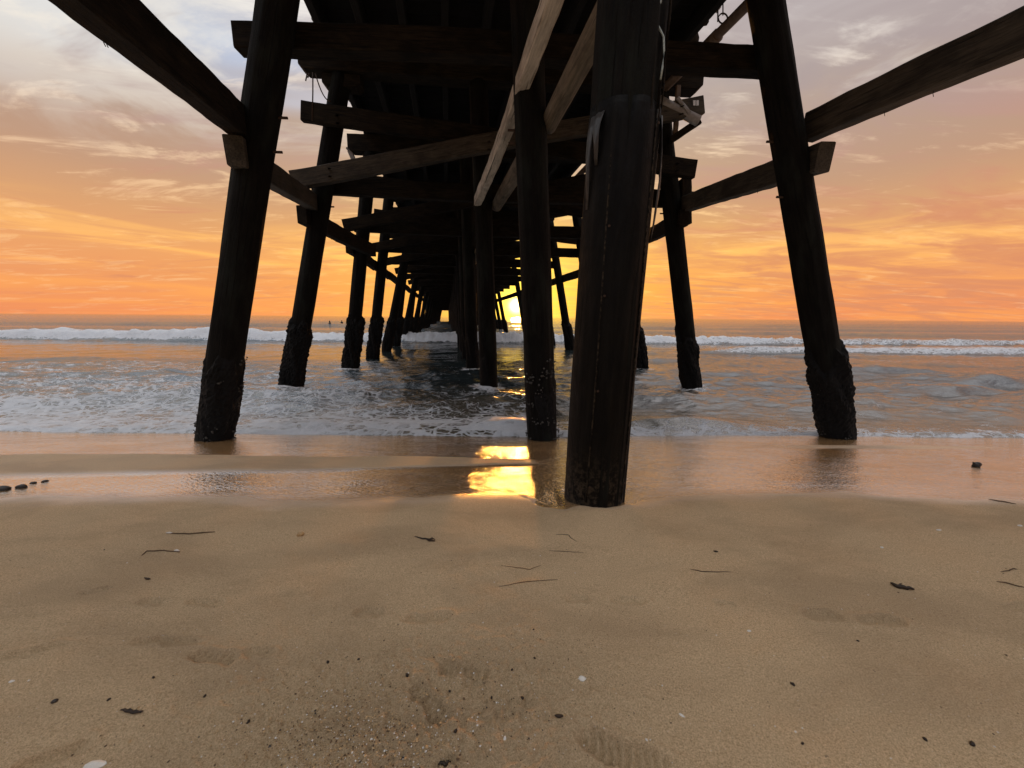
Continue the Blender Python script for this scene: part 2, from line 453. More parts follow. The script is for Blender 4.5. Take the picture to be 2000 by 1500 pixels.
# footprints pressed into the sand
prints = [  # px, py, length m, width m, angle deg, depth, tread
    (1225, 1468, .31, .105, -20, .010, 1), (835, 1366, .20, .075, -38, .009, 1), (905, 1305, .21, .075, -14, .008, 1), (420, 1281, .20, .07, -8, .007, 1),
    (1608, 1207, .17, .075, 0, .011, 0), (1718, 1214, .20, .08, -4, .013, 0), (835, 1203, .20, .07, 4, .012, 0), (722, 1195, .13, .06, 6, .010, 0),
    (1130, 1172, .12, .06, 0, .009, 0), (1228, 1170, .17, .06, -6, .010, 0), (300, 1178, .13, .05, 8, .009, 0), (400, 1180, .17, .06, 0, .010, 0),
    (188, 1155, .12, .04, 6, .007, 0), (320, 1255, .28, .045, 5, .010, 0), (505, 1271, .13, .04, 4, .008, 0), (55, 1275, .22, .05, 22, .009, 0),
    (1990, 1190, .12, .06, 0, .010, 0), (100, 1478, .16, .07, 30, .012, 0), (930, 1335, .11, .04, 0, .007, 0), (1415, 1180, .10, .04, -8, .005, 0), (870, 1485, .07, .04, 20, .010, 0)]
for (px, py, ln, wd, an, dp, tr) in prints:
    g = G(px, py); a = math.radians(an)
    lx = (SX - g.x) * math.cos(a) + (SY - g.y) * math.sin(a)
    ly = -(SX - g.x) * math.sin(a) + (SY - g.y) * math.cos(a)
    lx = lx + 0.01 * (fbm(SX * 14, SY * 14, 77, 2) - .5); ly = ly + 0.045 * (fbm(SX * 12, SY * 12, 78, 3) - .5)
    wv = wd * (0.5 - 0.10 * np.cos(lx / ln * 6.0))
    r = np.sqrt((lx / (ln / 2)) ** 2 + (ly / wv) ** 2)
    dent = ss(r, 1.02, 0.84)
    rim = np.exp(-((r - 1.22) / 0.18) ** 2) * (0.35 + 0.65 * vnoise(SX * 30, SY * 30, 5))
    if tr:
        tread = 0.5 + 0.5 * np.sin((lx + 5.5 * ly * ly) * 2 * math.pi / 0.027)
        SZ = SZ - dent * (dp * 1.0 + dp * 2.0 * tread) + rim * dp * 1.0
    else:
        SZ = SZ - dent * dp * 2.1 * (0.15 + 0.85 * ss(ly / wv, -0.9, 0.9)) + rim * dp * 0.8
# scour round the near pile
SCX, SCY = 0.60, 2.68
dsc = np.hypot((SX - SCX - 0.03) / 0.36, (SY - SCY - 0.03) / 0.24) * (1 + 0.9 * (fbm(SX * 3.5, SY * 3.5, 23, 3) - 0.5))
SZ = SZ - 0.022 * np.exp(-(dsc / 0.95) ** 4)
# a low step in the sand leading into the scour, and the dry sand tongue beyond the runnel
stp = [G(x, y) for x, y in ((930, 948), (985, 950), (1030, 968), (1065, 983), (1098, 988))]
step_y = np.interp(SX, [q.x for q in stp], [q.y for q in stp]) + 0.03 * (fbm(SX * 9, SX * 0, 24, 3) - .5)
stepw = ss(SX, stp[0].x, stp[1].x) * ss(stp[-1].x - SX, -0.04, 0.03)
SZ = SZ - 0.016 * stepw * ss(SY - step_y, -0.006, 0.012) * ss(step_y + 0.45 - SY, 0, 0.4) + 0.006 * stepw * np.exp(-((SY - step_y + 0.03) / 0.03) ** 2)
# dampness 0 dry .. 1 under a film of water
nz = fbm(SX * 1.3, SY * 3.0, 41, 4)
nzf = fbm(SX * 6, SY * 14, 43, 3)
edge = 2.50 + 0.22 * (nz - 0.5) + 0.05 * (nzf - 0.5) + 0.02 * np.clip(SX, -6, 6) + 0.10 * np.exp(-((SX + 0.1) / 0.5) ** 2) + 0.12 * ss(SX, 0.7, 1.5) * ss(3.5, SX, SX + 1) - 0.0
wet = ss(SY, edge - 0.06, edge + 0.30)
tng_c = 3.72 + 0.05 * SX - 0.018 * np.clip(SX + 1.2, -9, 0) * 0 + 0.10 * (nz - 0.5)
tng_w = np.interp(SX, [-12, -5, -2.2, -0.6, 0.25], [0.52, 0.50, 0.34, 0.19, 0.10]) * (1 + 0.3 * (nz - .5))
tongue = ss(np.abs(SY - tng_c) / tng_w, 1.12, 0.72) * ss(0.42 - SX, 0.0, 0.35)
SZ = SZ + 0.022 * tongue
streak = ss(np.abs(SY - 4.75 - 0.04 * (SX - 4)) / (0.16 * ss(7.2 - SX, 0, 2.0) + 1e-3), 1.2, 0.4) * ss(SX, 2.6, 4.4) * ss(7.2 - SX, 0, 1)
wet = wet * (1 - 0.86 * tongue) * (1 - 0.72 * np.clip(streak, 0, 1))
wet = np.maximum(wet, ss(dsc, 1.15, 0.85))
wet = np.maximum(wet, stepw * ss(SY - step_y, 0.0, 0.02) * ss(step_y + .6 - SY, 0, .2))
wet = np.clip(wet, 0, 1)

m, t = new_mat('beach_sand')
tc = t.n('ShaderNodeTexCoord').outputs['Object']
wa = t.n('ShaderNodeAttribute', attribute_name='wet').outputs['Fac']
ca = t.n('ShaderNodeAttribute', attribute_name='coarse').outputs['Fac']
g1 = t.noise(tc, 170.0, 3, 0.7)
g2 = t.noise(tc, 420.0, 2, 0.6)
big = t.noise(t.mapping(tc, scale=(1, 2.2, 1)), 0.9, 5, 0.6, 0.4)
grain = t.math('ADD', t.math('MULTIPLY', g1, 0.55), t.math('MULTIPLY', g2, 0.45))
c = t.mix(t.ramp(grain, [(0.36, 0.0), (0.64, 1.0)]), (0.41, 0.27, 0.138), (0.89, 0.665, 0.405))
c = t.mix(t.math('MULTIPLY', t.sstep(big, 0.42, 0.66), 0.45), c, (0.36, 0.245, 0.14))
fleck = t.noise(tc, 95.0, 2, 0.5)
c = t.mix(t.math('MULTIPLY', t.sstep(fleck, 0.70, 0.76), 0.7), c, (0.16, 0.10, 0.065))
c = t.mix(t.math('MULTIPLY', t.sstep(t.noise(t.mapping(tc, loc=(5, 3, 0)), 130.0, 2, 0.5), 0.72, 0.77), 0.7), c, (0.85, 0.78, 0.68))
cw = t.mix(1.0, c, (0.74, 0.60, 0.46), 'MULTIPLY')
c = t.mix(wa, c, cw)
rip = t.n('ShaderNodeTexWave', {'Scale': 7.0, 'Distortion': 9.0, 'Detail': 3.0, 'Detail Scale': 2.2, 'Detail Roughness': 0.6}, wave_type='BANDS', bands_direction='DIAGONAL')
t.t.links.new(t.mapping(tc, scale=(1.0, 2.0, 1.0)), rip.inputs['Vector'])
rn = t.math('ADD', t.noise(t.mapping(tc, scale=(1, 2.2, 1)), 16.0, 4, 0.55, 0.5), t.math('MULTIPLY', t.noise(t.mapping(tc, scale=(1, 1.6, 1)), 4.5, 3, 0.5, 0.4), 2.2))
h_dry = t.math('MULTIPLY', grain, t.math('MULTIPLY_ADD', ca, 1.2, 1.0))
h_wet = t.math('ADD', t.math('MULTIPLY', rip.outputs[1], 0.62), t.math('MULTIPLY', rn, 0.40))
bd = t.n('ShaderNodeBump', {'Height': h_dry, 'Strength': t.math('MULTIPLY_ADD', wa, -0.75, 0.80), 'Distance': 0.014}).outputs[0]
bw = t.n('ShaderNodeBump', {'Height': h_wet, 'Strength': t.math('MULTIPLY', wa, 0.27), 'Distance': 0.018, 'Normal': bd}).outputs[0]
rgh = t.ramp(wa, [(0.0, 0.85), (0.35, 0.50), (0.75, 0.13), (1.0, 0.03)])
b = t.n('ShaderNodeBsdfPrincipled', {'Base Color': c, 'Roughness': rgh, 'Normal': bw, 'IOR': t.math('MULTIPLY_ADD', t.math('POWER', wa, 1.5), 8.0, 1.40), 'Specular IOR Level': 0.5})
M_sand = finish(m, t, b.outputs[0])
sand = bpy.data.objects.new('beach', mesh_from(np.stack([SX, SY, SZ], -1).reshape(-1, 3), grid_faces(len(ysand), len(xs)), 'beach', M_sand, True, {'wet': wet, 'coarse': coarse}))
tag(link(sand), 'damp tan sand beach sloping down to the surf', None, None, 'structure')

# ------------------------------------------------------------------ sea
WL = -0.52
cx = np.concatenate([np.array(graded(-7, -75, 0.04, 1.014))[::-1], np.arange(-7, 7, 0.038), graded(7, 75, 0.04, 1.014)])
cx = np.concatenate([-np.array([9000, 5000, 2500, 1200, 600, 300, 150.]), cx, [150, 300, 600, 1200, 2500, 5000, 9000]])
ry = np.concatenate([np.arange(4.7, 8.0, 0.026), graded(8.0, 62, 0.03, 1.011)])
ry = np.concatenate([ry, graded(ry[-1], 16000, 0.7, 1.09)])
WX, WY = np.meshgrid(cx, ry)
far = np.exp(-(np.hypot(WX, WY - 5) / 70.0) ** 2)
shore = 5.40 + np.interp(WX, [-9, -4, -1.5, 0.3, 1.2, 3.2, 4.6, 9], [0.05, 0.0, -0.02, -0.10, 0.02, 0.22, 0.26, 0.20]) + 0.16 * (fbm(WX * 0.9, WX * 0 + 3.3, 61, 3) - 0.5) + 0.04 * (fbm(WX * 5, WX * 0 + 1.3, 62, 3) - .5)
sdist = WY - shore
# chop
chop = np.zeros_like(WX)
for k in range(16):
    lam = 0.34 * 1.28 ** k * random.uniform(.9, 1.1)
    if lam > 12: break
    an = math.radians(90 + random.gauss(0, 30))
    ph = random.uniform(0, 6.28)
    kk = 2 * math.pi / lam
    wob = 1.2 * (fbm(WX / lam * .35 + k, WY / lam * .35, 80 + k, 2) - .5) * 6
    s = np.sin(kk * (WX * math.cos(an) + WY * math.sin(an)) + ph + wob)
    amp = 0.0075 * lam ** 0.72
    cell = lam * 0.14
    chop += amp * (1 - np.abs(s)) * 1.25 * np.exp(-(WY * 0.0016 / cell * 2) ** 2)
turb = (fbm(WX * 1.5, WY * 2.6, 71, 5, 0.6) - 0.5)
shal = ss(sdist, 0.0, 2.2)
WZ = WL + far * (chop * (0.35 + 0.9 * shal) * (0.9 + 0.7 * ss(13 - WY, 0, 3)) + 0.07 * turb * (0.4 + 0.6 * ss(14.5 - WY, -2, 2))) - 0.03
# a spent sheet of foam water with a visible front about 14 m out
frontY = 14.6 + 0.05 * WX + 0.9 * (fbm(WX * 0.25, WX * 0, 91, 3) - 0.5)
sheet = ss(frontY - WY, -0.15, 0.25)
WZ += 0.05 * sheet * np.exp(-np.maximum(frontY - WY, 0) / 2.5) * far
smooth_zone = ss(WY, 14.8, 16) * ss(26.5 - WY, 0, 1.5) * ss(2 - WX, -3, 3)
WZ -= smooth_zone * far * (chop * 0.55)
# shore break
lip = 0.055 + 0.05 * fbm(WX * 0.7, WX * 0 + 8, 63, 3)
brk = 0.16 * np.exp(-((WX - 2.75) / 1.0) ** 2) + 0.10 * np.exp(-((WX - 0.0) / 0.55) ** 2) + 0.06 * np.exp(-((WX + 3.6) / 2.6) ** 2)
crest = np.exp(-((sdist - 0.42 - 0.1 * turb) / np.where(sdist < 0.42, 0.17, 0.55)) ** 2)
WZ += crest * brk
sbase = sand_base(shore)
lipz = sbase - 0.01 + lip * 0.6 * ss(sdist, 0.0, 0.16)
kblend = ss(sdist, 0.05, 1.7)
WZn = lipz + (crest * brk) + 0.05 * turb * ss(sdist, 0, .4)
WZ = WZn * (1 - kblend) + WZ * kblend
under = ss(-sdist, 0.0, 0.05)
WZ = WZ * (1 - under) + (sand_base(WY) - 0.16) * under
# small steep waves on the right
for (px, py, hw, am) in ((1750, 738, 1.7, .17), (1935, 760, 1.0, .15), (1830, 780, 1.4, .10), (1430, 742, 1.2, .07), (1600, 700, 2.2, .10), (640, 790, 2.2, .06)):
    g = P(px, py, 9); d = ray(px, py); tt = (WL - CAM.z) / d.z; g = CAM + d * tt
    yy = WY - g.y - 0.15 * (WX - g.x) * .3 - 0.1 * turb
    WZ += 1.5 * am * np.exp(-((WX - g.x) / hw) ** 2) * np.exp(-(yy / np.where(yy < 0, 0.22, 0.7)) ** 2)
# broken wave far out
by = 27.5 + 1.1 * (fbm(WX * 0.10, WX * 0 + 2, 101, 3) - 0.5) * 2 + 0.05 * np.maximum(WX - 6, 0)
bamp = np.interp(WX, [-75, -30, -14, -4, 3, 12, 17, 21, 34, 75], [0.72, .80, .74, .74, .66, .66, .56, .50, .40, .4])
bamp = 0.72 * bamp * (0.50 + 0.95 * fbm(WX * 0.20, WX * 0 + 7, 103, 4))
bd_ = WY - by
bore = np.where(bd_ < 0, ss(bd_, -0.9, 0.0), np.exp(-(bd_ / 4.5) ** 2))
WZ += bamp * bore * (1 + 0.42 * (fbm(WX * 1.1, WY * 1.5, 105, 5, .6) - 0.5) * 2) + 0.22 * np.exp(-(bd_ / 1.6) ** 2) * (fbm(WX * 2.2, WY * 2.2, 106, 4, .65) - .5) * 2
by2 = 20.0 + 0.10 * (WX - 14) + 1.2 * (fbm(WX * 0.15, WX * 0 + 2, 111, 3) - 0.5)
b2 = np.where(WY < by2, ss(WY - by2, -0.6, 0.0), np.exp(-((WY - by2) / 2.2) ** 2)) * ss(WX, 7, 14)
WZ += 0.26 * b2 * (1 + 0.3 * (fbm(WX * 1.8, WY * 1.8, 115, 3) - 0.5))
# lines of swell behind it
for (yc, am) in ((46, .40), (70, .55), (105, .6), (150, .6)):
    yl = yc + 4 * (fbm(WX * 0.03, WX * 0 + yc, 121, 3) - .5) * 2
    WZ += am * np.exp(-((WY - yl) / np.where(WY < yl, 2.0, 6.0)) ** 2) * (0.4 + 0.8 * fbm(WX * 0.05, WX * 0 + yc, 131, 2))
WZ = np.where(WY > 400, WL, WZ)
# foam cover
fo = np.zeros_like(WX)
left = ss(0.9 - WX, -0.6, 0.9)
fo += left * ss(sdist, -0.02, 0.05) * np.interp(sdist, [0, 0.8, 2.2, 4.0, 9.0], [0.74, 0.63, 0.49, 0.40, 0.33])
fo += (1 - left) * ss(sdist, -0.02, 0.05) * np.interp(sdist, [0, 0.10, 0.5, 2.0, 5, 9], [0.80, 0.50, 0.28, 0.22, 0.18, 0.14])
fo *= ss(frontY + 0.15 - WY, -0.1, 0.3) * (1 - ss(WX, 1, 4)) + ss(WX, 1, 4)
fo += np.exp(-((WY - frontY) / 0.10) ** 2) * 0.25 * ss(1 - WX, 0, 2)
fo += crest * ss(brk, 0.03, 0.12) * 0.12 * left
bf = np.where(bd_ < 0, ss(bd_, -1.0, -0.55), np.exp(-np.maximum(bd_ - 0.3, 0) / 3.0))
fo = np.maximum(fo, bf * (0.80 + 0.4 * fbm(WX * 0.4, WY * 0.9, 151, 3)) * (np.interp(WX, [-75, 12, 17, 22, 75], [0.95, .92, .72, .62, .60])))
fo = np.maximum(fo, np.where(WY < by2, ss(WY - by2, -0.7, -0.3), np.exp(-np.maximum(WY - by2, 0) / 2.0)) * ss(WX, 7, 14) * 0.72)
fo = np.maximum(fo, ss(WY, 21, 24) * ss(by - WY, 0, 3) * 0.36)
fo = np.where(WY < 14.5, fo * (0.72 + 0.56 * fbm(WX * 0.55 + 4, WY * 1.3, 141, 3)), fo)
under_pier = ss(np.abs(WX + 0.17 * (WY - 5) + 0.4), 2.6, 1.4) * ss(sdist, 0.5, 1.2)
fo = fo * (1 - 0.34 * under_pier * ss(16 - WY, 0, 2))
for (k_, px_, py_) in ((1, 419, 860), (1, 1060, 855), (1, 1637, 856), (2, 566, 768), (2, 955, 770), (2, 1353, 776), (3, 684, 727), (3, 924, 730), (3, 1252, 735)):
    q = P(px_, py_, 5.2 + 3.8 * (k_ - 1))
    rr_ = np.hypot(WX - q.x, (WY - q.y + 0.1) * 0.8) * (1 + 0.6 * (fbm(WX * 3, WY * 3, 171, 2) - .5))
    fo = fo + 0.38 * np.exp(-((rr_ - 0.26) / 0.16) ** 2) * ss(sdist, 0, .1)
    WZ += 0.025 * np.exp(-((rr_ - 0.24) / 0.10) ** 2) * ss(sdist, 0, .1)
fo = np.clip(fo, 0, 1)
shallow = ss(9.5 - WY, 0, 4.0)

m, t = new_mat('sea_water')
tc = t.n('ShaderNodeTexCoord').outputs['Object']
fa = t.n('ShaderNodeAttribute', attribute_name='foam').outputs['Fac']
sa = t.n('ShaderNodeAttribute', attribute_name='shallow').outputs['Fac']
ca_ = t.n('ShaderNodeAttribute', attribute_name='calm').outputs['Fac']
fn = t.noise(t.mapping(tc, scale=(1, 1.7, 1)), 1.9, 6, 0.62, 1.0)
warp = t.vmath('MULTIPLY', t.vmath('SUBTRACT', t.n('ShaderNodeTexNoise', {'Scale': 2.2, 'Detail': 4.0, 'Vector': tc}).outputs[1], (0.5, 0.5, 0.5)), (0.75, 0.55, 0.0))
wv = t.vmath('ADD', t.mapping(tc, scale=(1, 1.6, 1)), warp)
def lace(scale, wmul):
    vo = t.n('ShaderNodeTexVoronoi', {'Scale': scale, 'Randomness': 1.0}, feature='DISTANCE_TO_EDGE')
    t.t.links.new(wv, vo.inputs['Vector'])
    wd_ = t.math('MULTIPLY', t.math('MAXIMUM', t.math('SUBTRACT', t.math('MULTIPLY_ADD', fn, 0.7, fa), 0.66), 0.0), wmul)
    return t.math('SUBTRACT', 1.0, t.sstep(t.math('SUBTRACT', vo.outputs[0], wd_), -0.02, 0.035), clamp=True), wd_
l1, wd1 = lace(2.6, 0.30)
l2, wd2 = lace(6.5, 0.42)
on = t.sstep(wd1, 0.0, 0.03)
patch = t.sstep(t.math('ADD', fn, fa), 1.10, 1.30)
fmask = t.math('MAXIMUM', t.math('MULTIPLY', t.math('MAXIMUM', t.math('MULTIPLY', l1, 0.95), t.math('MULTIPLY', l2, 0.75)), on), patch)
r1 = t.noise(t.mapping(tc, scale=(1, 2.2, 1)), 5.0, 6, 0.6, 0.4)
r2 = t.noise(t.mapping(tc, scale=(0.35, 1.0, 1)), 0.9, 7, 0.62, 0.3)
hh = t.math('ADD', t.math('ADD', t.math('MULTIPLY', r1, 0.032), t.math('MULTIPLY', t.noise(t.mapping(tc, scale=(1, 2.0, 1)), 15.0, 3, 0.5), 0.007)), t.math('MULTIPLY', r2, 0.085))
bw = t.n('ShaderNodeBump', {'Height': hh, 'Strength': t.math('MULTIPLY_ADD', ca_, -0.65, 0.85), 'Distance': t.math('MULTIPLY_ADD', t.n('ShaderNodeAttribute', attribute_name='offshore').outputs['Fac'], 3.0, 1.0)}).outputs[0]
wc = t.mix(sa, (0.026, 0.038, 0.040), (0.14, 0.115, 0.075))
bwat = t.n('ShaderNodeBsdfPrincipled', {'Base Color': wc, 'Roughness': 0.09, 'IOR': 2.9, 'Normal': bw, 'Specular IOR Level': 0.5})
fb = t.n('ShaderNodeBump', {'Height': t.math('ADD', t.noise(tc, 7.0, 6, 0.7, 0.5), t.math('MULTIPLY', fmask, 0.6)), 'Strength': 0.8, 'Distance': 0.09}).outputs[0]
fc = t.mix(t.ramp(t.noise(tc, 6.0, 6, 0.65), [(0.3, 0.0), (0.7, 1.0)]), (0.76, 0.79, 0.82), (0.94, 0.95, 0.96))
bfo = t.n('ShaderNodeBsdfPrincipled', {'Base Color': fc, 'Roughness': 0.6, 'Normal': fb, 'Specular IOR Level': 0.3})
mx = t.n('ShaderNodeMixShader', {0: t.math('MULTIPLY', fmask, 0.97)})
t.t.links.new(bwat.outputs[0], mx.inputs[1]); t.t.links.new(bfo.outputs[0], mx.inputs[2])
M_sea = finish(m, t, mx.outputs[0])
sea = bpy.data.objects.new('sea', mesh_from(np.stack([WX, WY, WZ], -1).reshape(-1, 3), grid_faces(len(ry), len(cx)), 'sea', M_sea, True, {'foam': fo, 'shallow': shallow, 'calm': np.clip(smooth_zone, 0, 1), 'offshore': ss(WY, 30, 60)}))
tag(link(sea), 'foaming grey sea with breaking waves reflecting the sunset', None, None, 'structure')

# ------------------------------------------------------------------ pier
S = 3.8
Y1 = 5.2
Y2 = Y1 + S
def YB(k):
    return Y1 + S * (k - 1)
AX = Vector((-0.17, 1.0, 0)).normalized()      # way the pier runs out to sea
TR = Vector((1, SKEW, 0)).normalized()         # way the bents run
STEP = Vector((-0.17 * S, S - 0.17 * S * SKEW * 0, 0))
pier = bpy.data.objects.new('pier', None)
pier.empty_display_size = 0.5
link(pier, Matrix.Translation((0.2, Y1, -0.4)))
tag(pier, 'long timber pier on barnacled wooden piles running out to sea', 'pier')
PR = 0.196

def extend(a, b, z):
    d = b - a
    return a + d * ((z - a.z) / d.z)

CAPZ = P(590, 121, YB(2)).z                    # middle of the cap timbers
CAPH = 0.48
STRZ = CAPZ + CAPH / 2
STRH = 0.34
DECKZ = STRZ + STRH
pile_px = {  # bent: (base, upper) pixels for left, middle, right
    1: (((419, 860), (545, 0)), ((1060, 855), (1028, 0)), ((1637, 856), (1492, 0))),
    2: (((566, 768), (650, 250)), ((955, 770), (944, 430)), ((1353, 776), (1295, 250))),
    3: (((684, 727), (711, 440)), ((924, 730), (914, 440)), ((1252, 735), (1214, 440))),
}
def add_bolt(pile, pos, d, ln=0.10):
    q = tube('bolt', pos, pos + d * ln, 0.016, 0.016, M_iron, pile, seg=8, rings=2)
    return q
def add_crust(pile, a, b, zlo, zhi, R, seed, strong=1.0):
    p0 = extend(a, b, zlo); p1 = extend(a, b, zhi + 0.45)
    L = (p1 - p0).length
    def prof(XX, TT, RR):
        c_, s_ = np.cos(TT) * 1.3, np.sin(TT) * 1.3
        top = L - 0.45 * (1 - fbm(c_ + seed * 3.1, s_ + seed, seed, 2)) * 1.6
        env = ss(XX, 0.25, 0.85) * 0.72 + 0.28
        fade = ss(top - XX, -0.06, 0.10)
        big = fbm(c_ * 1.5 + XX * 1.6 + seed, s_ * 1.5 - XX * 1.1, seed + 2, 3)
        fine = 0.55 * fbm(c_ * 6 + XX * 7, s_ * 6 + XX * 4 + seed, seed + 4, 3) + 0.45 * np.abs(2 * vnoise(c_ * 13 + XX * 14, s_ * 13 - XX * 11, seed + 6) - 1)
        bulge = R * strong * env * fade * (0.06 + 1.0 * np.clip(big - 0.25, 0, 1) + 0.55 * np.clip(fine - 0.3, 0, 1))
        return R * 0.985 + bulge - (1 - fade) * R * 0.06
    return tube('barnacle_crust', p0, p1, R, R, M_crust, pile, seg=64, rings=84, prof=prof, seed=seed, smooth=False)
piles = {}
for k in (1, 2, 3):
    for row in range(3):
        (bx_, by_), (ux, uy) = pile_px[k][row]
        a = P(bx_, by_, YB(k)); b = P(ux, uy, YB(k))
        lo = extend(a, b, float(sand_base(a.y)) - 0.7); hi = extend(a, b, CAPZ - CAPH / 2 + 0.01)
        r = PR * (1.0 if row != 1 else 1.0)
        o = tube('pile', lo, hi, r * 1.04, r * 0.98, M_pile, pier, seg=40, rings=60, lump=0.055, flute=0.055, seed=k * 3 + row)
        piles[(k, row)] = (o, a, b)
        zl = {1: -0.75, 2: -1.0, 3: -1.3}[k]
        zt = {1: (0.50, 0.30, 0.62), 2: (1.0, 0.2, 0.85), 3: (1.05, 0.5, 1.0)}[k][row]
        st = {1: (0.42, 0.22, 0.66), 2: (0.72, 0.18, 0.5), 3: (0.9, 0.35, 0.75)}[k][row]
        add_crust(o, a, b, zl, zt, r, 5 * k + row + 40, st)
# clusters of barnacle shells on the nearest piles
def barnacles(pile, a, b, zlo, zhi, R, n, seed):
    rg = random.Random(seed); vs = []; fs = []
    for i in range(n):
        if i % 9 == 0:
            zc = zlo + (zhi - zlo) * rg.random() ** 1.5; ac = rg.uniform(0, 6.283)
        z = zc + rg.gauss(0, .035); an = ac + rg.gauss(0, .22)
        c0_ = extend(a, b, z); d = Vector((math.cos(an), math.sin(an), 0)); tt_ = Vector((-d.y, d.x, 0))
        sz = rg.uniform(.006, .016); o = len(vs); R_ = R * rg.uniform(1.0, 1.12)
        for rr, hh_ in ((1.0, 0.0), (0.45, 1.1)):
            for k_ in range(6):
                q = k_ * math.pi / 3
                vs.append(c0_ + d * (R_ + hh_ * sz) + tt_ * math.cos(q) * sz * rr + Vector((0, 0, math.sin(q) * sz * rr)))
        fs += [(o + k_, o + (k_ + 1) % 6, o + 6 + (k_ + 1) % 6, o + 6 + k_) for k_ in range(6)] + [tuple(o + 6 + k_ for k_ in range(6))]
    ob = bpy.data.objects.new('barnacles', mesh_from(vs, fs, 'barnacles', M_barn, False))
    link(ob, None, pile)
    tag(ob, kind='stuff')
for row in range(3):
    o, a, b = piles[(1, row)]
    barnacles(o, a, b, -0.42, 0.75, PR * 1.08, 260, row + 3)
# outer piles of the bent beside the photographer
for row, sx in ((0, -1), (2, 1)):
    o1, a, b = piles[(1, row)]
    M = Matrix.Translation(-STEP + Vector((0, 0, 0.30)))
    c_ = o1.copy(); link(c_, M @ WM[o1.name], pier)
# piles further out: copies of the third bent
NB = 42
for k in range(4, NB + 1):
    for row in range(3):
        src, a, b = piles[((3, 2)[k % 2] if row != 2 else 3, row)]
        kk = (3, 2)[k % 2] if row != 2 else 3
        d = STEP * (k - 3) + (piles[(3, row)][1] - a)
        d.z = 0
        if row == 2 and 982 < proj(extend(a, b, CAM.z + 0.4) + d)[0] < 1015:
            continue                      # gap in the row where the sun shines through
        M = Matrix.Translation(d)
        c_ = src.copy(); link(c_, M @ WM[src.name], pier)
        for ch in src.children:
            g_ = ch.copy(); link(g_, M @ WM[ch.name], c_)
# near middle pile with its dark wrap
a = P(1160, 962, 2.68); b = P(1233, 60, 2.68)
near_lo = extend(a, b, -0.8); near_hi = extend(a, b, CAPZ - CAPH / 2)
np_o = tube('pile', near_lo, near_hi, 0.216, 0.212, M_pile, pier, seg=56, rings=80, lump=0.05, flute=0.10, seed=77)
tag(np_o, 'thick dark pile with a torn dark wrap rising from the sand')
wtop = P(1219, 222, 2.68).z
wl0 = extend(a, b, -0.5); wl1 = extend(a, b, wtop)
def wrap_prof(XX, TT, RR):
    L = (wl1 - wl0).length
    tear = 0.16 * fbm(np.cos(TT) * 2.5 + 3, np.sin(TT) * 2.5, 9, 3)
    fold = 0.010 * np.sin(TT * 7 + XX * 1.2) * ss(XX, L - 0.7, L) * (0.3 + 1.4 * vnoise(np.cos(TT) * 2, np.sin(TT) * 2 + XX, 19)) + 0.016 * (fbm(np.cos(TT) * 2 + XX * .8, np.sin(TT) * 2, 8, 3) - .5)
    return RR + fold * 0.6 - 0.016 * tear / 0.16 * ss(XX, L - 0.10, L)
tube('wrap', wl0, wl1, 0.224, 0.226, M_wrap, np_o, seg=56, rings=70, prof=wrap_prof, seed=3)
# overlapping seam of the wrap, its nails, and torn flaps coloured pale for its sheen
wrap_o = np_o.children[0]
def on_near(z, ang, r):
    return extend(a, b, z) + Vector((math.cos(ang), math.sin(ang), 0)) * r
for an in (-2.05, -0.75):
    strand('seam', [on_near(z, an + 0.03 * math.sin(z * 2), 0.226) for z in np.linspace(0.0, wtop - 0.05, 26)], 0.006, M_wrap, wrap_o, 6, False)
    z = 0.12
    while z < wtop - 0.1:
        q = on_near(z, an + 0.09 + 0.03 * math.sin(z * 2), 0.220)
        tube('nail', q, q + Vector((math.cos(an), math.sin(an), 0)) * 0.014, 0.008, 0.008, M_iron, wrap_o, seg=8, rings=2)
        z += random.uniform(0.30, 0.75)
for an, l0 in ((-2.75, 0.55), (-0.38, 0.75), (-2.5, 0.3)):
    V = []; n = 9
    for i in range(n):
        u = i / (n - 1)
        for k_ in range(4):
            w_ = (k_ - 1.5) * 0.022 * (1 - 0.75 * u)
            V.append(on_near(wtop - 0.06 - l0 * u, an + w_ / 0.24, 0.229 + 0.025 * math.sin(u * 3.1) + 0.006 * math.sin(k_ * 2 + u * 7)))
    c0_ = V[0].copy()
    f_ = [tuple(int(q) for q in f) for f in grid_faces(n, 4)]
    fl = bpy.data.objects.new('torn_flap', mesh_from([v - c0_ for v in V], f_, 'torn_flap', M_flap))
    fl.modifiers.new('thickness', 'SOLIDIFY').thickness = 0.004
    link(fl, Matrix.Translation(c0_), wrap_o)
# splinters and sheet edges on the flanks of the near pile
for i in range(14):
    an = random.choice((math.radians(random.uniform(95, 150)), math.radians(random.uniform(20, 60))))
    z0 = random.uniform(2.2, 4.4)
    c0 = extend(a, b, z0); c1 = extend(a, b, z0 + random.uniform(0.3, 0.9))
    off = Vector((math.cos(math.pi - an if an > 1.5 else an), -abs(math.sin(an)) * 0.5, 0)).normalized() * 0.220
    strand('splinter', [c0 + off, c0.lerp(c1, .5) + off * 1.02, c1 + off], 0.007, M_timber, np_o, 5)
# bolts on the near bents
for (k, row, lst) in ((1, 0, ((548, 230), (538, 297))), (1, 2, ((1505, 277), (1525, 385))), (2, 0, ((650, 404),)), (2, 2, ((1288, 417),)), (1, 1, ((1009, 255), (1012, 280)))):
    o, a, b = piles[(k, row)]
    for (px, py) in lst:
        p = P(px, py, YB(k))
        axis = extend(a, b, p.z)
        d = (p - axis).normalized()
        add_bolt(o, axis + d * 0.15, d, 0.145)

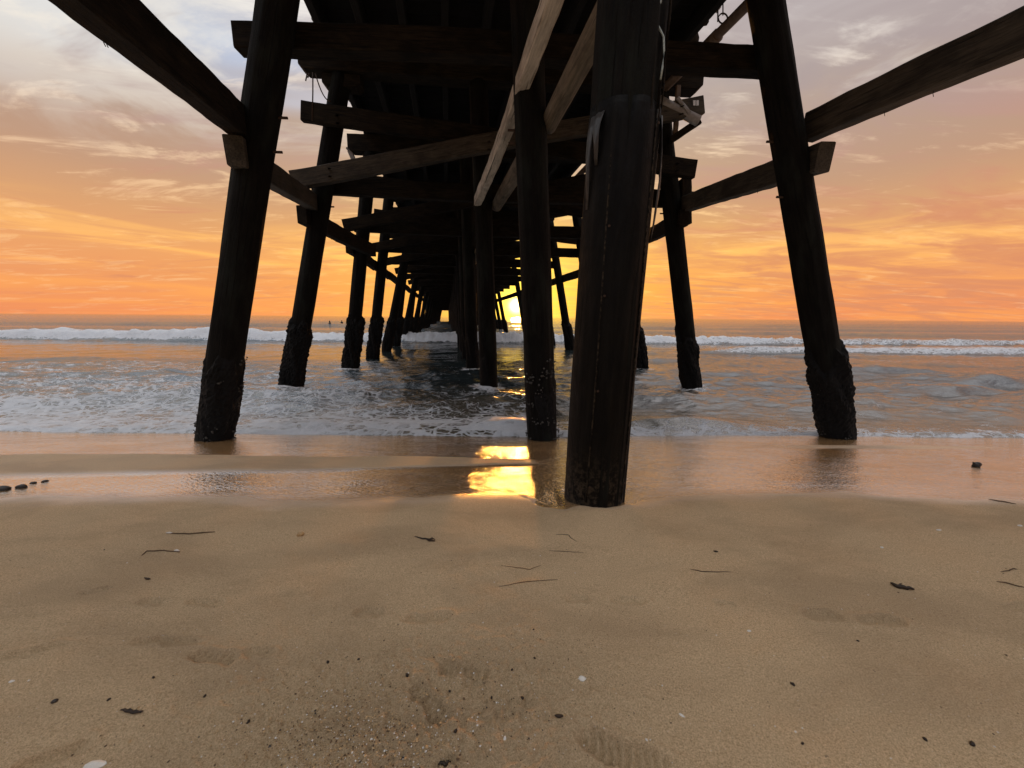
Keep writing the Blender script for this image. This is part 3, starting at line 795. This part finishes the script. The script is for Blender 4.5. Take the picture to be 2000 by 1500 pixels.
# caps, bracing of the second bent by pixel, and the same timbers carried to the other bents
def bent_set(k):
    """cap and bracing of bent k as a shift of bent 2"""
    return Matrix.Translation(STEP * (k - 2))
proto = []
cl = P(590, 121, YB(2)); cr = P(1367, 142, YB(2)); cr.z = cl.z
for dy_ in (-0.02,):
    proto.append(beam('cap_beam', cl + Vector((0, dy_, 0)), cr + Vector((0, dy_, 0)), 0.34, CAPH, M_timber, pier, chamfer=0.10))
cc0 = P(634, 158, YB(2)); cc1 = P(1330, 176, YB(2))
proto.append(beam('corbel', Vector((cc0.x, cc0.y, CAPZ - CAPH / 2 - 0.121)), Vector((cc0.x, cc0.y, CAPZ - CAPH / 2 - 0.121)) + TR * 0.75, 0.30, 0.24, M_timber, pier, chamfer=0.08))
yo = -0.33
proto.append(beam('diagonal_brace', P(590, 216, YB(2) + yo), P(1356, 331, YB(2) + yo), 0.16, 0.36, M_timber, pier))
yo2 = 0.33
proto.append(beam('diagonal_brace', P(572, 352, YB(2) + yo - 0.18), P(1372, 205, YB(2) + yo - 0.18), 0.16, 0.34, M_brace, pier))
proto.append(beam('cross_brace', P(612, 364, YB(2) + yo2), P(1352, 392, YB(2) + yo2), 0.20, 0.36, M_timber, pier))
dark_diag = proto[3].data.copy(); dark_diag.materials[0] = M_timber
for k in range(3, NB + 1):
    M = bent_set(k)
    for o in proto:
        c_ = o.copy(); link(c_, M @ WM[o.name], pier)
        if o is proto[3]:
            c_.data = dark_diag
for k in (1, 0):
    c_ = proto[0].copy()
    sh = (Vector((0.2, 0, 0)) if k else Vector((0.4, 1.1, 0)))
    link(c_, Matrix.Translation(STEP * (k - 2) + sh) @ WM[proto[0].name], pier)
# cross timber of the first bent
p0 = P(463, 73, Y1 + 0.33); p1 = P(1500, 122, Y1 + 0.33)
beam('cross_brace', p0, p1, 0.22, 0.29, M_timber, pier)
tlen = (p1 - p0).length

# long braces between the bents
def long_brace(px, py, Y, ext0, ext1, w_, h_, mat, name='long_brace', dz=0.0, rnd=0.0, dirv=None):
    p = P(px, py, Y) + Vector((0, 0, dz))
    d = dirv or AX
    a_, b_ = p - d * ext0, p + d * ext1
    if rnd:
        return tube(name, a_, b_, rnd, rnd * 0.95, mat, pier, seg=24, rings=24, lump=0.05, flute=0.04, seed=int(px))
    return beam(name, a_, b_, w_, h_, mat, pier)
def brace_px(pa, Ya, pb, Yb, w_, h_, mat, name='long_brace', e0=0.0, e1=0.0, rnd=0.0):
    a_ = P(pa[0], pa[1], Ya); b_ = P(pb[0], pb[1], Yb)
    d = (b_ - a_).normalized()
    a_, b_ = a_ - d * e0, b_ + d * e1
    if rnd:
        return tube(name, a_, b_, rnd, rnd * 0.95, mat, pier, seg=24, rings=24, lump=0.05, flute=0.04, seed=int(pa[0]))
    return beam(name, a_, b_, w_, h_, mat, pier)
dL = (P(455, 232, Y1 - 0.1) - P(205, 20, 3.1)).normalized()
brace_px((215, 18), 3.05, (470, 243), Y1 - 0.05, 0.20, 0.34, M_timber, e0=1.9, e1=0.0)
brace_px((456, 291), Y1 - 0.30, (612, 398), YB(2) - 0.05, 0.20, 0.32, M_brace, e1=0.15)
b3 = brace_px((588, 420), YB(2) - 0.35, (724, 487), YB(3) - 0.05, 0.20, 0.36, M_timber, e1=0.2)
brace_px((1990, 68), 3.35, (1580, 252), Y1 + 0.05, 0.20, 0.34, M_brace, e0=1.9)
brace_px((1610, 303), Y1 - 0.30, (1335, 402), YB(2) - 0.05, 0.20, 0.34, M_brace, e1=0.12)
b4 = brace_px((1338, 424), YB(2) - 0.35, (1240, 474), YB(3), 0.20, 0.36, M_timber, e1=0.25)
beam('splice_block', P(1335, 352, YB(2) + 0.02), P(1335, 440, YB(2) + 0.02), 0.22, 0.36, M_timber, pier, up=Vector((0, 1, 0)))
mid1 = brace_px((1083, 0), 3.95, (934, 392), YB(2) - 0.15, 0.15, 0.20, M_bounce_lit, e0=1.6)
tag(mid1, 'long brace lightened for light off the sand')
lg1 = brace_px((1150, 92), 4.0, (1070, 245), Y1 + 0.05, 0, 0, M_log, name='round_brace', e0=1.1, rnd=0.115)
lg2 = brace_px((1018, 322), Y1 + 1.2, (972, 398), YB(2), 0, 0, M_log, name='round_brace', e0=0.9, e1=0.2, rnd=0.13)
gen = []
zb = P(588, 420, YB(2) - 0.35).z
for row, sg in ((0, -1), (2, 1)):
    o_, a_, b_ = piles[(3, row)]
    q = extend(a_, b_, zb) + TR * 0.29 * sg
    gen.append(beam('long_brace', q - AX * 0.42, q + STEP + AX * 0.10, 0.20, 0.34, M_timber, pier))
o_, a_, b_ = piles[(3, 1)]
q = extend(a_, b_, zb) + TR * 0.30
gen.append(tube('round_brace', q - AX * 0.2, q + STEP, 0.13, 0.12, M_log, pier, seg=20, rings=16, lump=0.05, seed=5))
for k in range(4, NB):
    for o in gen:
        c_ = o.copy(); link(c_, Matrix.Translation(STEP * (k - 3)) @ WM[o.name], pier)

for (px, py, Y) in ((655, 232, Y2 - .46), (640, 336, Y2 - .64), (1320, 326, Y2 - .46), (1330, 214, Y2 - .64), (950, 268, Y2 - .46), (952, 284, Y2 - .64)):
    for dz_ in (-0.07, 0.07):
        q = P(px, py, Y) + Vector((0, 0, dz_))
        tube('brace_bolt', q + Vector((0, .06, 0)), q - Vector((0, .03, 0)), 0.026, 0.026, M_iron, pier, seg=8, rings=2)
for (px, py, Y) in ((545, 76, Y1 + .22), (1040, 100, Y1 + .22), (1488, 121, Y1 + .22)):
    q = P(px, py, Y)
    tube('brace_bolt', q + Vector((0, .06, 0)), q - Vector((0, .03, 0)), 0.026, 0.026, M_iron, pier, seg=8, rings=2)

# deck: stringers along the pier, planks across it
le = P(630, 97, YB(2)); re_ = P(1310, 103, YB(2))
XL, XR = le.x, re_.x
Y2 = YB(2)
PY0, PY1 = 2.2, YB(NB) + 3
def deck_pt(x_at2, y, z):
    return Vector((x_at2 - 0.17 * (y - Y2), y, z))
ns = 10
for i in range(ns):
    x2 = XL + 0.09 + (XR - XL - 0.18) * i / (ns - 1)
    yy = PY0 + (0.15 if i % 2 else 0)
    while yy < 44:
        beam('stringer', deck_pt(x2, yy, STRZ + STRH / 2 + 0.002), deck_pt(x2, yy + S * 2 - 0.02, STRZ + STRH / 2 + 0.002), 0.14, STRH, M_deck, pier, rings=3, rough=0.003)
        yy += S * 2
    beam('stringer', deck_pt(x2, yy, STRZ + STRH / 2), deck_pt(x2, PY1, STRZ + STRH / 2), 0.14, STRH, M_deck, pier, rings=2, rough=0.003)
# solid blocking between the stringers over each cap
pw = 0.29
yy = PY0
pl0 = beam('deck_plank', deck_pt(XL - 0.12, yy, DECKZ + 0.042), deck_pt(XL - 0.12, yy, DECKZ + 0.042) + TR * (XR - XL + 0.24), pw - 0.012, 0.08, M_deck, pier, rings=2, rough=0.002, bev=0.006)
n = 0
while yy < 50:
    yy += pw; n += 1
    M = Matrix.Translation(deck_pt(0, yy, 0) - deck_pt(0, PY0, 0) + Vector((random.uniform(-.03, .03), 0, random.uniform(-.002, .002))))
    link(pl0.copy(), M @ WM[pl0.name], pier)
vs = []; fs = []
q = 0
y0 = yy + pw
far_n = int((PY1 - y0) / pw)
for i in range(far_n):
    ya = y0 + i * pw; yb = ya + pw - 0.012
    c4 = [deck_pt(XL - 0.12, ya, 0), deck_pt(XL - 0.12, ya, 0) + TR * (XR - XL + .24), deck_pt(XL - 0.12, yb, 0) + TR * (XR - XL + .24), deck_pt(XL - 0.12, yb, 0)]
    for zz in (DECKZ + 0.004, DECKZ + 0.08):
        for c in c4:
            vs.append((c.x, c.y, zz))
    o8 = i * 8
    fs += [(o8, o8 + 3, o8 + 2, o8 + 1), (o8 + 4, o8 + 5, o8 + 6, o8 + 7)] + [(o8 + j, o8 + (j + 1) % 4, o8 + 4 + (j + 1) % 4, o8 + 4 + j) for j in range(4)]
fp = bpy.data.objects.new('far_deck_planks', mesh_from(vs, fs, 'far_deck_planks', M_deck, False))
tag(link(fp, None, pier), kind='stuff')

# pipes and fittings on the right flank
pa = P(1470, 0, 6.7); pb = P(1290, 182, YB(2))
dp_ = (pb - pa).normalized()
tube('water_pipe', pa - dp_ * 1.5, pb + dp_ * 6, 0.085, 0.085, M_pipe_brown, pier, seg=16, rings=8)
jc = pa + dp_ * ((pb - pa).length * 0.36)
tube('pipe_coupling', jc - dp_ * 0.13, jc + dp_ * 0.13, 0.108, 0.108, M_pipe_brown, pier, seg=16, rings=2)
tube('drain_pipe', P(1285, 196, YB(2) - 0.5), P(1364, 236, YB(2) - 0.5), 0.10, 0.10, M_pipe, pier, seg=16, rings=4)
beam('pipe_bracket', P(1368, 236, YB(2) - 0.42), P(1310, 274, YB(2) - 0.25), 0.10, 0.13, M_timber, pier)
beam('pipe_hanger', P(1324, 168, YB(2) - 0.25), P(1320, 262, YB(2) - 0.25), 0.10, 0.07, M_pipe_brown, pier, up=Vector((0, 1, 0)))
beam('pipe_bracket', P(1322, 192, YB(2) - 0.58), P(1346, 222, YB(2) - 0.58), 0.05, 0.07, M_pipe, pier)
for qx in (1356, 1362):
    beam('tag_plate', P(qx, 196, YB(2) - 0.66), P(qx, 206, YB(2) - 0.66), 0.05, 0.012, M_label, pier, up=Vector((0, 1, 0)), rings=2, rough=0.001, bev=0.002)
tube('stringer_end', P(1330, 92, YB(2) - 0.3), P(1352, 74, YB(2) - 0.3), 0.20, 0.19, M_timber, pier, seg=14, rings=3, lump=0.06)
beam('blocking', P(1375, 8, 8.2), P(1375, 46, 8.2), 0.14, 0.12, M_timber, pier, up=Vector((0, 1, 0)))
tube('pipe_hanger', P(1385, 0, 7.6), P(1404, 20, 7.6), 0.05, 0.05, M_pipe, pier, seg=10, rings=2)
strand('hanger_wire', [P(1402, 18, 7.5), P(1402, 42, 7.4)], 0.012, M_iron, pier, 6, False)
strand('hanger_wire', [P(1412, -20, 7.3), P(1412, 30, 7.3)], 0.010, M_iron, pier, 6, False)
ring = [P(1412 + 9 * math.cos(x), 36 + 10 * math.sin(x), 7.3) for x in np.linspace(0, 2 * math.pi, 15)]
strand('hanger_ring', ring, 0.012, M_iron, pier, 6, False)
# left flank: loose cables and a lamp bracket
strand('cable', [P(611, 142, Y2 - .4), P(611, 180, Y2 - .4), P(610, 236, Y2 - .4)], 0.012, M_iron, pier, 6, False)
strand('cable', [P(616 + 30 * x, 144 + 54 * (1 - (1 - x) ** 2), Y2 - .4) for x in np.linspace(0, 1, 9)], 0.012, M_iron, pier, 6, False)
for qx, q1 in ((600, 158), (604, 152)):
    strand('cable', [P(qx, 143, Y2 - .4), P(qx - 3, q1, Y2 - .4)], 0.012, M_iron, pier, 6, False)
beam('lamp_bracket', P(678, 291, YB(3)), P(697, 293, YB(3)), 0.20, 0.05, M_pipe, pier, rings=2)
beam('lamp_bracket', P(684, 294, YB(3)), P(694, 318, YB(3)), 0.14, 0.05, M_pipe, pier, rings=2, up=Vector((0, 1, 0)))
# weed threads hanging from the braces
for (px, py, Y, L) in ((202, 74, 3.05, .05), (207, 76, 3.05, .05), (297, 142, 3.7, .04), (1729, 215, 4.35, .06), (1824, 178, 3.9, .05), (455, 322, 4.9, .05), (640, 455, 8.2, .09), (646, 458, 8.2, .1), (655, 465, 8.3, .08), (1480, 370, 5.6, .05)):
    p = P(px, py, Y)
    strand('weed_thread', [p + Vector((0, 0, .03)), p - Vector((0.004, 0, L * .5)), p - Vector((-.006, 0, L))], 0.0035, M_weed, pier, 4, False)

# ------------------------------------------------------------------ faded rope on the near pile
a = P(1160, 962, 2.68); b = P(1233, 60, 2.68)
YR = 2.50
rp = [(1288, -20), (1283, 10), (1276, 30), (1284, 48), (1291, 62), (1296, 72), (1297, 100), (1294, 130), (1290, 155)]
rope = strand('rope', [P(x, y, YR) for x, y in rp], 0.006, M_rope, None, 7, False)
tag(rope, 'faded blue green rope dangling down the thick wrapped pile', 'rope')
for (q0, q1, rr) in (((1280, -20), (1271, 36), 0.010), ((1293, -20), (1280, 28), 0.012), ((1286, -20), (1277, 20), 0.014)):
    strand('rope_strand', [P(*q0, YR), P((q0[0] + q1[0]) / 2 + 2, (q0[1] + q1[1]) / 2, YR - .01), P(*q1, YR)], rr, M_rope, rope, 6)

# ------------------------------------------------------------------ surfers waiting out the back
def surfer(px, py, lean, label, blabel):
    d = ray(px, py); tt = (WL + 0.04 - CAM.z) / d.z
    p = CAM + d * tt
    # board
    n = 15; vs = []; fs = []
    for i in range(n):
        u = -1 + 2 * i / (n - 1)
        hw = 0.27 * max(0.02, (1 - abs(u) ** 2.6)) ** 0.6
        rock = 0.14 * u ** 2 * (1 if u > 0 else .5)
        for s in (-1, 1):
            vs += [(s * hw, u * 1.05, rock + 0.03), (s * hw * 0.92, u * 1.05, rock - 0.03)]
    for i in range(n - 1):
        o4 = i * 4
        fs += [(o4, o4 + 2, o4 + 6, o4 + 4), (o4 + 1, o4 + 5, o4 + 7, o4 + 3), (o4, o4 + 4, o4 + 5, o4 + 1), (o4 + 2, o4 + 3, o4 + 7, o4 + 6)]
    M = Matrix.Translation(p) @ Matrix.Rotation(lean, 4, 'Z')
    bo = link(bpy.data.objects.new('surfboard', mesh_from(vs, fs, 'surfboard', M_board)), M)
    tag(bo, blabel, 'surfboard')
    J = [(0, 0, .10), (0, .02, .35), (0, .05, .58), (0, .05, .68), (0, .08, .80), (0, .08, .90), (-.19, .04, .56), (-.25, .14, .32), (-.18, .34, .14), (.19, .04, .56), (.25, .14, .32), (.18, .34, .14), (-.15, .12, .10), (-.32, .45, .05), (-.36, .50, -.30), (.15, .12, .10), (.32, .45, .05), (.36, .50, -.30)]
    E = [(0, 1), (1, 2), (2, 3), (3, 4), (4, 5), (2, 6), (6, 7), (7, 8), (2, 9), (9, 10), (10, 11), (0, 12), (12, 13), (13, 14), (0, 15), (15, 16), (16, 17)]
    Rr = [.15, .14, .15, .06, .10, .085, .07, .05, .04, .07, .05, .04, .10, .085, .06, .10, .085, .06]
    me = bpy.data.meshes.new('person'); me.from_pydata(J, E, []); me.update()
    po = bpy.data.objects.new('person', me); me.materials.append(M_skin)
    link(po, M)
    sk = po.modifiers.new('skin', 'SKIN')
    for i, r in enumerate(Rr):
        me.skin_vertices[0].data[i].radius = (r, r)
    me.skin_vertices[0].data[0].use_root = True
    sb = po.modifiers.new('smooth', 'SUBSURF'); sb.levels = 1; sb.render_levels = 1
    tag(po, label, 'person')
    # hair cap
    vs = [(0.108 * math.cos(u) * math.cos(v), 0.07 + 0.115 * math.sin(u) * math.cos(v), 0.86 + 0.125 * math.sin(v)) for v in np.linspace(-0.2, 1.57, 6) for u in np.linspace(0, 2 * math.pi, 12, endpoint=False)]
    link(bpy.data.objects.new('hair', mesh_from(vs, [tuple(int(a) for a in f) for f in grid_faces(6, 12, True)], 'hair', M_hair)), M, po)
surfer(645, 637, 1.2, 'person in a dark wetsuit sitting low on a surfboard, farther from the piles', 'pale surfboard under the person farther from the piles')
surfer(668, 635.5, 0.3, 'person in a dark wetsuit sitting upright on a surfboard, closer to the piles', 'pale surfboard under the person closer to the piles')

# ------------------------------------------------------------------ bits lying on the sand
SZ_lookup_x, SZ_lookup_y = xs, ysand
def sand_z(x, y):
    i = min(max(int(np.searchsorted(ysand, y)), 1), len(ysand) - 1); j = min(max(int(np.searchsorted(xs, x)), 1), len(xs) - 1)
    return float(max(SZ[i, j], SZ[i - 1, j], SZ[i, j - 1], SZ[i - 1, j - 1]))
def on_sand(px, py, dz=0.0):
    g = G(px, py)
    return Vector((g.x, g.y, sand_z(g.x, g.y) + dz))
def twig(name, pix, r, mat, label, cat, seg=7, flat=1.0, bits=()):
    pts = []
    for i in range(len(pix) - 1):
        for u in np.linspace(0, 1, 5)[: (5 if i == len(pix) - 2 else 4)]:
            q = on_sand(pix[i][0] * (1 - u) + pix[i + 1][0] * u, pix[i][1] * (1 - u) + pix[i + 1][1] * u, r * 0.55 * flat)
            pts.append(q + Vector((0, 0, random.uniform(0, r * .5))))
    o = strand(name, pts, r, mat, None, seg, True, flat=flat)
    tag(o, label, cat)
    for (nm, pxs, rr, mt) in bits:
        strand(nm, [on_sand(x, y, rr * .8 + 0.002) for x, y in pxs], rr, mt, o, 6)
    return o
def lump(name, px, py, sx, sy, sz, mat, label, cat, rot=0.0, group=None, seed=0, jag=0.25, sink=0.3):
    n1, n2 = 9, 14
    V = []
    for i in range(n1):
        v = -math.pi / 2 + math.pi * i / (n1 - 1)
        for j in range(n2):
            u = 2 * math.pi * j / n2
            x, y, z = math.cos(u) * math.cos(v), math.sin(u) * math.cos(v), math.sin(v)
            k = 1 + jag * (float(fbm(np.array(x * 1.7 + seed * 3.7 + z), np.array(y * 1.7 - z + seed), seed, 3)) - .5) * 2
            V.append((x * sx * k, y * sy * k, z * sz * k))
    me = mesh_from(V, [tuple(int(a) for a in f) for f in grid_faces(n1, n2, True)], name, mat)
    g = on_sand(px, py)
    o = link(bpy.data.objects.new(name, me), Matrix.Translation(g + Vector((0, 0, sz * (1 - 2 * sink)))) @ Matrix.Rotation(rot, 4, 'Z'))
    tag(o, label, cat, group)
    return o
def shell(px, py, ln, wd, label, rot=0.0, mat=M_shell, group=None, tilt=0.12):
    """half of a bivalve: a thin ribbed dome, hollow below"""
    n1, n2 = 7, 18
    V = []
    for s_ in (0.0, 1.0):
        for i in range(n1):
            u = i / (n1 - 1)
            for j in range(n2):
                th = 2 * math.pi * j / n2
                rr = u * (1 + 0.03 * math.cos(th * 9))
                z = (1 - u ** 2.2) * wd * 0.38 - s_ * wd * 0.07
                V.append((math.cos(th) * rr * ln / 2, math.sin(th) * rr * wd / 2 * (1 - 0.25 * math.cos(th)), z))
    f = [tuple(int(a) for a in q) for q in grid_faces(n1, n2, True)]
    o1 = n1 * n2
    F = f + [tuple(o1 + a for a in reversed(q)) for q in f]
    e = (n1 - 1) * n2
    F += [(e + j, o1 + e + j, o1 + e + (j + 1) % n2, e + (j + 1) % n2) for j in range(n2)]
    g = on_sand(px, py, 0.001)
    o = link(bpy.data.objects.new('shell', mesh_from(V, F, 'shell', mat)), Matrix.Translation(g) @ Matrix.Rotation(rot, 4, 'Z') @ Matrix.Rotation(tilt, 4, 'X'))
    tag(o, label, 'shell', group)
    return o

twig('dry_stalk', [(325, 1043), (370, 1044), (420, 1041)], 0.0042, M_stalk, 'straight thin brown stalk with a whitish tip lying on damp sand', 'stalk', bits=(('pale_tip', [(325, 1043), (331, 1043), (337, 1043.5)], 0.006, M_shell),))
twig('dry_stalk', [(277, 1087), (287, 1078), (320, 1077), (352, 1081)], 0.0032, M_stalk, 'curved thin stalk with a white bead on its end, beyond the straight stalk', 'stalk', bits=(('white_bead', [(341, 1078.5), (346, 1079), (351, 1080)], 0.0065, M_shell),))
lump('snail_shell', 587, 1048, 0.021, 0.017, 0.016, M_tan, 'small rounded tan snail shell alone on smooth sand', 'shell', 0.4, None, 4, 0.2)
twig('seaweed_scrap', [(810, 1051), (825, 1056), (838, 1058), (850, 1061)], 0.006, M_weed, 'knobbly dark brown seaweed scrap on the sand below the wet runnel', 'seaweed', flat=0.7, bits=(('frond', [(838, 1058), (844, 1056), (850, 1059)], 0.004, M_weed), ('frond', [(832, 1058), (838, 1061), (848, 1062)], 0.004, M_weed)))
twig('eelgrass_blade', [(1085, 1046), (1100, 1046), (1111, 1047), (1114, 1052), (1126, 1060)], 0.0026, M_weed, 'kinked blade of dark eelgrass in front of the thick wrapped pile', 'eelgrass', flat=0.4)
twig('eelgrass_blade', [(1072, 1077), (1100, 1079), (1140, 1081)], 0.0024, M_stalk, 'straight faint blade of eelgrass below the kinked one', 'eelgrass', flat=0.4)
twig('eelgrass_blade', [(978, 1105), (1010, 1109), (1035, 1112), (1057, 1104)], 0.0026, M_stalk, 'long sagging blade of eelgrass with white specks beside it', 'eelgrass', flat=0.4)
twig('drift_line', [(975, 1145), (1005, 1140), (1040, 1135), (1090, 1132)], 0.0024, M_weed, 'thin dark root strand trailing across the sand between footprints', 'root', flat=0.5)
twig('eelgrass_blade', [(1347, 1112), (1375, 1118), (1427, 1120)], 0.0030, M_weed, 'curved dark blade of eelgrass on open sand', 'eelgrass', flat=0.45)
twig('driftwood_stick', [(1738, 1144), (1750, 1150), (1765, 1153), (1784, 1157)], 0.0115, M_weed, 'short thick black driftwood stick on open sand', 'driftwood', flat=0.8, bits=(('twig_stub', [(1752, 1150), (1757, 1147), (1760, 1146)], 0.004, M_weed),))
lump('stone', 1906, 912, 0.040, 0.030, 0.030, M_stone, 'dark angular stone standing on the shiny wet sand', 'stone', 0.3, None, 7, 0.5, 0.2)
lump('stone', 9, 957, 0.050, 0.034, 0.022, M_stone, 'dark flat stone at the puddle, largest of the pair', 'stone', 0.1, None, 9, 0.4)
lump('stone', 43, 953, 0.034, 0.025, 0.020, M_stone, 'dark round stone at the puddle, smaller of the pair', 'stone', 0.5, None, 12, 0.4)
lump('pebble', 66, 944, 0.020, 0.014, 0.009, M_stone, 'tiny dark pebble next to the smaller puddle stone', 'pebble', 0.5, None, 14, 0.4)
lump('pebble', 88, 941, 0.022, 0.014, 0.009, M_stone, 'tiny dark pebble at the end of the row of puddle stones', 'pebble', 0.9, None, 15, 0.4)
twig('seaweed_scrap', [(236, 1388), (250, 1391), (262, 1393), (280, 1393)], 0.0055, M_weed, 'ragged black seaweed scrap near the coarse shelly sand', 'seaweed', flat=0.6, bits=(('frond', [(248, 1391), (254, 1388), (260, 1390)], 0.003, M_weed), ('frond', [(258, 1393), (266, 1391), (276, 1395)], 0.0035, M_weed)))
lump('pebble', 107, 1372, 0.0085, 0.007, 0.006, M_stone, 'small black oval pebble beside the ragged seaweed scrap', 'pebble', 0.5, None, 20, 0.3)
shell(185, 1494, 0.060, 0.026, 'long white oval clam shell half lying on the sand', 0.15)
shell(1138, 1324, 0.028, 0.020, 'square white shell chip on open sand', -0.2)
shell(986, 1437, 0.016, 0.009, 'narrow white shell sliver standing on end', 1.4)
shell(1332, 1396, 0.020, 0.008, 'thin white shell sliver lying at a slant', -0.7)
shell(24, 1334, 0.018, 0.010, 'small white shell chip near the black oval pebble', 0.2)
shell(1833, 1038, 0.034, 0.012, 'flat white shell flake near the wet sand', 0.0)
shell(1992, 1028, 0.030, 0.016, 'broken white shell flake on damp sand', 0.0)
shell(1722, 1073, 0.018, 0.014, 'tiny bright white shell beyond the black driftwood stick', 0.0)
shell(1463, 1234, 0.018, 0.009, 'little white shell flake in front of the two deep footprints', 0.0)
twig('dark_weed_pod', [(1084, 1396), (1091, 1398), (1100, 1395)], 0.006, M_weed, 'dark weed pod casting a small shadow on the sand', 'seaweed', flat=0.8)
twig('dark_weed_pod', [(856, 1486), (864, 1484), (872, 1487), (880, 1479)], 0.005, M_weed, 'curled dark weed pod in a small pit of sand', 'seaweed', flat=0.8)
twig('root', [(1945, 1140), (1970, 1144), (2002, 1152)], 0.0034, M_stalk, 'brown root strand lying past the black driftwood stick', 'root')
twig('root', [(1953, 1122), (1970, 1118), (1978, 1114), (1986, 1116)], 0.0030, M_stalk, 'forked thin root strand beyond the brown one', 'root')
twig('weed_crumb', [(283, 1131), (289, 1133), (294, 1134)], 0.005, M_weed, 'dark crumb of weed between stalks and footprints', 'seaweed')
twig('weed_crumb', [(1393, 1079), (1398, 1080), (1402, 1081)], 0.005, M_weed, 'dark crumb of weed beyond the curved eelgrass blade', 'seaweed')
twig('root', [(1930, 978), (1955, 982), (1984, 987)], 0.0045, M_stalk, 'pale root strand on damp sand at the wet edge', 'root')
for i, (px, py, s_) in enumerate(((300, 1325, .004), (213, 1369, .004), (400, 1360, .004), (795, 1314, .006), (1044, 1283, .004), (1042, 1230, .003), (1000, 1306, .004), (960, 1358, .004), (1020, 1361, .005), (878, 1342, .004), (1898, 1456, .007), (1806, 1448, .005), (1548, 1337, .006), (1675, 1253, .004), (1567, 1454, .004), (890, 1430, .005), (485, 1410, .005), (640, 1290, .005), (700, 1284, .004))):
    lump('weed_speck', px, py, s_ * 1.3, s_, s_ * .8, M_weed, 'tiny dark weed speck scattered on the foreground sand', 'seaweed', i * .7, 'dark specks on the sand', 30 + i, 0.35)
# shell hash too small to count
vs = []; fs = []; mi = []
def frag(x, y, s, kind):
    z = sand_z(x, y)
    o = len(vs); a0 = random.uniform(0, 6.28); n = random.choice((4, 5))
    tl = random.uniform(-.5, .5)
    for k in range(n):
        an = a0 + 6.283 * k / n
        rr = s * random.uniform(.6, 1.2)
        vs.append((x + rr * math.cos(an), y + rr * math.sin(an), z + rr * math.cos(an) * tl * .6))
    vs.append((x, y, z + s * random.uniform(.4, .9)))
    for k in range(n):
        fs.append((o + k, o + (k + 1) % n, o + n)); mi.append(kind)
for i in range(3900):
    if i < 2500:
        px = random.gauss(690, 130); py = random.gauss(1440, 70)
    elif i < 3100:
        px = random.gauss(960, 130); py = random.gauss(1330, 80)
    else:
        px = random.uniform(0, 2000); py = random.uniform(1060, 1499)
    if py > 1530 or py < 1050: continue
    g = G(px, py)
    frag(g.x, g.y, abs(random.gauss(0, .0016)) + .0009, random.choices((0, 1, 2, 3), (.16, .62, .20, .02))[0])
me = mesh_from(vs, fs, 'shell_grit', M_shell, False)
for mt in (M_tan, M_stalk, M_stone):
    me.materials.append(mt)
me.polygons.foreach_set('material_index', np.array(mi, np.int32))
tag(link(bpy.data.objects.new('shell_grit', me)), 'coarse brown and white shell grit strewn over the sand', 'shell grit', None, 'stuff')
